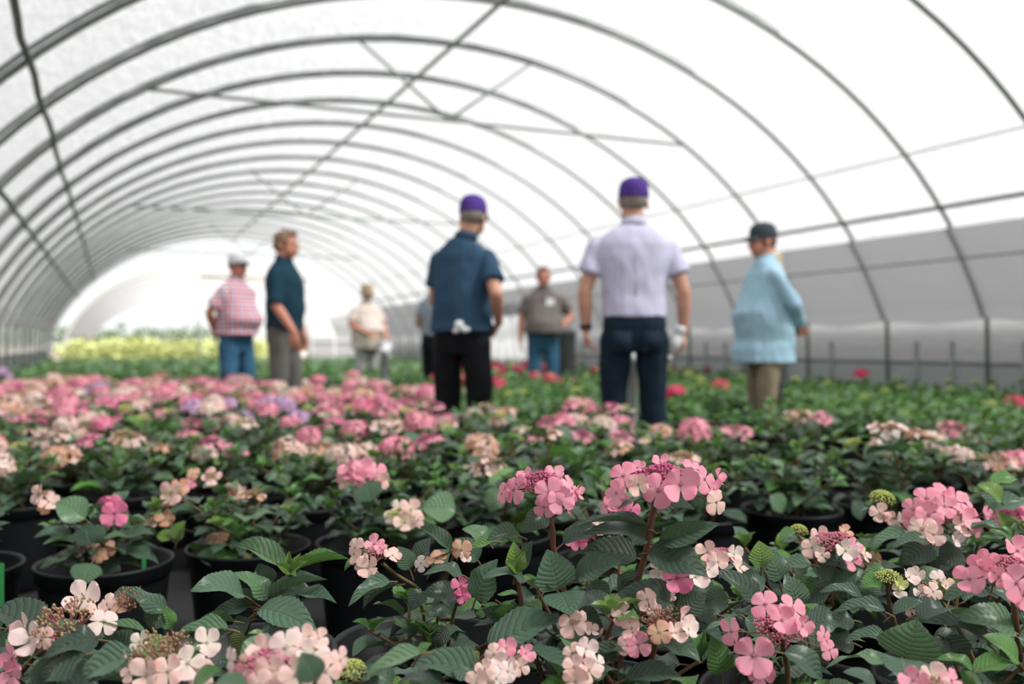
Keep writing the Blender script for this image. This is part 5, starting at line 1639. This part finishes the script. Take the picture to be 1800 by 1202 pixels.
for k_, p in plants.items():
    s = SPEC[k_]
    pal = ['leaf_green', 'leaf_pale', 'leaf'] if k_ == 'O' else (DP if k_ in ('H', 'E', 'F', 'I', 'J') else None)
    fill_plant(p, s[0], s[1], s[2], s[3], s[4], s[5], .058, pal)
    p.finish('stem_red' if k_ in ('H', 'K', 'M') else 'stem')

# ================================================================== the rest of the bed
def interp(tab, x):
    if x <= tab[0][0]: return tab[0][1]
    for (a, b), (c, d) in zip(tab, tab[1:]):
        if x <= c: return b + (d - b) * (x - a) / (c - a)
    return tab[-1][1]
PINK_FAR = [(-7, 9.6), (-3.2, 9.6), (-2.6, 8.6), (-1.2, 8.6), (-.55, 7.6), (-.3, 5.35), (.3, 5.15), (.9, 4.85), (1.6, 4.0), (2.4, 3.7), (3.2, 3.3)]
GREEN_NEAR = [(-.9, 9.2), (-.3, 6.3), (.6, 6.1), (1.2, 5.9), (2.3, 4.4), (3.5, 3.5)]
PEOPLE_XZ = [(.72, 5.35), (-.30, 5.7), (1.81, 6.5), (2.05, 7.0), (-1.95, 7.9), (-2.75, 9.0), (.37, 10.5), (-2.06, 12.7), (-.93, 11.0), (.66, 12.0)]
def clear(X, Z, r):
    return all((X - a) ** 2 + (Z - b) ** 2 > r * r for a, b in PEOPLE_XZ)
NEARXZ = [(p.X, p.Z) for p in plants.values()]
cand = []
rows = {}
rg = random.Random(77)
iu = 0
u = 1.2
while u < 25.6:
    flowering_step = .50 if u < 9.5 else .56
    v = -1.25 + (.17 if iu % 2 else 0)
    iv = 0
    while v < 7.1:
        uu = u + rg.uniform(-.05, .05); vv = v + rg.uniform(-.02, .02)
        q = T(uu, vv); X, Z = q.x, q.y
        v += .37; iv += 1
        if Z < 2.8 or abs(X) > Z * .60 + .35: continue
        if X < -.2 and Z < 3.1: continue
        if min((X - a) ** 2 + (Z - b) ** 2 for a, b in NEARXZ) < .37 ** 2: continue
        zone = None
        if Z < interp(PINK_FAR, X): zone = 'pink'
        elif X < -.9 and Z > 10.2: zone = 'leafy'
        elif X >= -.9 and Z > interp(GREEN_NEAR, X): zone = 'red' if (X < 1.2 and Z > 7.4) else 'right'
        if zone is None: continue
        if Z < 3.6 and .95 < X < 1.25 and False: continue
        if not clear(X, Z, .36): continue
        if any(abs(X - P(px_, 605, z_).x) < .22 and abs(Z - z_) < .22 for px_, z_ in ((1112, 5.9), (676, 9.6))): continue
        cand.append((Z, X, zone, iu, iv))
    u += flowering_step; iu += 1
cand.sort()
INDIV = [c for c in cand][:276]
REST = cand[276:]
print('plants individually', len(INDIV) + len(plants), 'rest', len(REST))

ORD = ['first', 'second', 'third', 'fourth', 'fifth', 'sixth', 'seventh', 'eighth', 'ninth', 'tenth', 'eleventh', 'twelfth', 'thirteenth', 'fourteenth', 'fifteenth', 'sixteenth', 'seventeenth', 'eighteenth', 'nineteenth', 'twentieth']
rowof = {}
for c in INDIV: rowof.setdefault((c[2], c[3]), []).append(c)
zone_rows = {}
for z_, i_ in sorted(rowof): zone_rows.setdefault(z_, []).append(i_)

def heads_for(zone, X, Z, rnd):
    if zone == 'pink':
        left = X < -.3
        pool = ['pink', 'rose', 'pink', 'blush', 'peach', 'blush', 'pink'] if left else ['pink', 'blush', 'peach', 'pink', 'cream']
        n = rnd.choice([4, 5, 6]) if (Z > 4.6 and left) else rnd.choice([2, 3, 4]) if left else rnd.choice([1, 2, 3])
        if Z > 4.6 and not left: n += 1
        hs = [rnd.choice(pool) for _ in range(n)]
        if left and rnd.random() < .06: hs = ['lilac', 'lilac', 'lilac']
        if rnd.random() < .45: hs.append('lime')
        return hs
    if zone == 'leafy':
        return ['pink'] if rnd.random() < .03 else []
    if zone == 'red':
        r = rnd.random()
        return ['red', 'red'] if r < .30 else ['coral'] if r < .40 else ['lime'] if r < .55 else []
    r = rnd.random()
    return ['lime'] if r < .22 else ['red'] if r < .25 else ['coral'] if r < .28 else ['lime', 'lime', 'lime'] if r < .32 else []

COLW = {'pink': 'pink', 'rose': 'rose-pink', 'blush': 'blush', 'peach': 'peach', 'cream': 'cream', 'lilac': 'lilac', 'red': 'hot pink', 'coral': 'coral', 'lime': 'green-budded', None: 'leafy'}
ZW = {'pink': 'flowering bed', 'leafy': 'far left green block', 'red': 'block behind the men', 'right': 'green block beside grey wall'}
PAL_G = ['leaf_green', 'leaf', 'leaf_green', 'leaf_pale', 'leaf_green', 'leaf_pale']
PAL_P = ['leaf', 'leaf', 'leaf_deep', 'leaf_pale', 'leaf_green', 'leaf_pale']
SEPARATE_Z = 5.6
# prototypes whose leaves are joined, for the distant plants
FOL = {}
def foliage_mesh(pal_key, k):
    key = (pal_key, k)
    if key in FOL: return FOL[key]
    rnd = random.Random(900 + k)
    names = ['leaf', 'leaf_green', 'leaf_pale', 'leaf_deep', 'leaf_lime']
    mats = [M[n] for n in names]
    pal = PAL_G if pal_key == 'g' else PAL_P
    mb = MB(); idx = []
    geos = [leaf_geo(s, 4, 1) for s in SHAPES]
    n = 11; tops = []
    for i in range(n):
        a = i * 2.4; r = .21 * sqrt((i + .6) / n)
        top = Vector((r * cos(a), r * sin(a), rnd.uniform(.44, .53) - .3 * r)); tops.append(top)
        pts = stem_curve((r * .3 * cos(a), r * .3 * sin(a), .22), top)
        lst = leaf_pairs(pts, rnd, [.38, .58, .76, .94], .115, True, pal) + rosette(top, rnd, .05, 4, 'leaf_lime' if rnd.random() < .5 else 'leaf_green')
        for node, b, t, w, nrm, mat, sh in lst:
            g = geos[sh]; m = frame(b, t - b, nrm, (t - b).length, w, (t - b).length)
            mb.add([m @ Vector(v) for v in g[0]], g[1], g[2]); idx += [names.index(mat)] * len(g[1])
    FOL[key] = (mesh_obj('foliage', mb.v, mb.f, mats, None, True, mb.uv, idx, False), tops)
    return FOL[key]

for c in INDIV:
    Z, X, zone, iu, iv = c
    rnd = random.Random(int(Z * 1000) + int(X * 777))
    hs = heads_for(zone, X, Z, rnd)
    lead = hs[0] if hs else None
    if Z < SEPARATE_Z:
        p = Plant(X, Z, rnd, False)
        hlo, hhi = (.42, .50) if Z < 3.8 else (.44, .54)
        hj = []
        a0 = rnd.uniform(0, 6); n = max(9, len(hs) + 5)
        pal = PAL_P if zone == 'pink' else PAL_G
        order = list(range(n)); rnd.shuffle(order)
        for j in range(n):
            a = a0 + j * 2.4; r = .20 * sqrt((j + .6) / n)
            top = Vector((r * cos(a), r * sin(a), rnd.uniform(hlo, hhi) - .25 * r))
            pts = p.stem(p.soil(), top, .0035)
            kd = hs[order[j]] if order[j] < len(hs) else None
            p.leaves(leaf_pairs(pts, rnd, [.42, .66, .92], .112, kd is None, pal))
            if kd:
                up = Vector((rnd.uniform(-.3, .3), rnd.uniform(-.5, .1), 1)).normalized()
                R = .066 * rnd.uniform(.8, 1.2) * (.5 if kd == 'lime' else 1)
                inst('flower_head', head_joined(kd, rnd.random() < .5 or kd in ('red', 'coral', 'lilac'), rnd.randrange(3)), p.root,
                     frame(top + Vector((0, 0, .035)), Matrix.Rotation(rnd.uniform(0, 6), 3, up) @ up.orthogonal(), up, R, R, R))
            else:
                p.leaves(rosette(top, rnd, .045, 3, rnd.choice(['leaf_lime', 'leaf_green'])))
        root = p.finish()
    else:
        root = empty('potted_hydrangea', (X, Z, 0))
        inst('pot', POT, root)
        me, tops = foliage_mesh('p' if zone == 'pink' else 'g', rnd.randrange(6))
        rz = rnd.uniform(0, 6); sc = rnd.uniform(.92, 1.06) * (1.0 if zone != 'leafy' else 1.12)
        f = inst('foliage', me, root); f.rotation_euler = (0, 0, rz); f.scale = (sc, sc, sc); f['kind'] = 'stuff'
        tt = tops[:]; rnd.shuffle(tt); tt.sort(key=lambda q_: -q_.z * (1 if rnd.random() < .7 else .8))
        for j, kd in enumerate(hs):
            top = Matrix.Rotation(rz, 3, 'Z') @ tt[j] * sc
            up = Vector((rnd.uniform(-.3, .3), rnd.uniform(-.5, .1), 1)).normalized()
            R = .072 * rnd.uniform(.8, 1.2) * (.55 if kd == 'lime' else 1)
            inst('flower_head', head_joined(kd, rnd.random() < .5 or kd in ('red', 'coral', 'lilac'), rnd.randrange(3)), root,
                 frame(top + Vector((0, 0, .03)), Matrix.Rotation(rnd.uniform(0, 6), 3, up) @ up.orthogonal(), up, R, R, R))
    row = zone_rows[zone].index(iu)
    members = sorted(rowof[(zone, iu)], key=lambda m: m[1])
    k = members.index(c)
    lab = '%s hydrangea, %s from left in %s row of the %s' % (COLW[lead], ORD[min(k, 19)], ORD[min(row, 19)], ZW[zone])
    tag(root, lab, 'potted plant', 'potted hydrangeas of the ' + ZW[zone])

# everything past three hundred plants: one mass of real leaves and pots
mb = MB(); idx = []
names = ['leaf', 'leaf_green', 'leaf_pale', 'leaf_deep', 'leaf_lime', 'pot', 'red', 'lime']
geo = leaf_geo(SHAPES[0], 3, 1)
potprof = [(POT_R * .8, 0), (POT_R, .26), (POT_R + .003, .30), (POT_R - .02, .29)]
for (Z, X, zone, iu, iv) in REST:
    rnd = random.Random(int(Z * 991) + int(X * 313))
    o = Vector((X, Z, 0)); nf = len(mb.f)
    mb.lathe(potprof, 10, Matrix.Translation(o)); idx += [5] * (len(mb.f) - nf)
    for i in range(26 if Z < 13 else 16):
        a = rnd.uniform(0, 2 * pi); r = .24 * sqrt(rnd.random()); el = rnd.uniform(-.2, .6)
        b = o + Vector((r * cos(a), r * sin(a), rnd.uniform(.30, .50)))
        d = Vector((cos(a) * cos(el), sin(a) * cos(el), sin(el))) * rnd.uniform(.09, .14)
        m = frame(b, d, Vector((-.3 * cos(a), -.3 * sin(a), 1)), d.length, d.length * .65, d.length)
        mb.add([m @ Vector(v) for v in geo[0]], geo[1], geo[2]); idx += [rnd.choice([0, 0, 1, 1, 2, 4])] * len(geo[1])
    hs = heads_for(zone, X, Z, rnd)
    for kd in hs[:2]:
        if kd not in ('red', 'lime', 'coral'): continue
        nf = len(mb.f); mb.ell(o + Vector((rnd.uniform(-.12, .12), rnd.uniform(-.12, .12), .53)), (.055, .055, .045), None, 8, 5)
        idx += [7 if kd == 'lime' else 6] * (len(mb.f) - nf)
if mb.v:
    o = mesh_obj('hydrangea_block', mb.v, mb.f, [M[n] for n in names], None, True, mb.uv, idx)
    tag(o, 'far rows of green potted hydrangeas reaching to the open tunnel end', 'potted plants', kind='stuff')
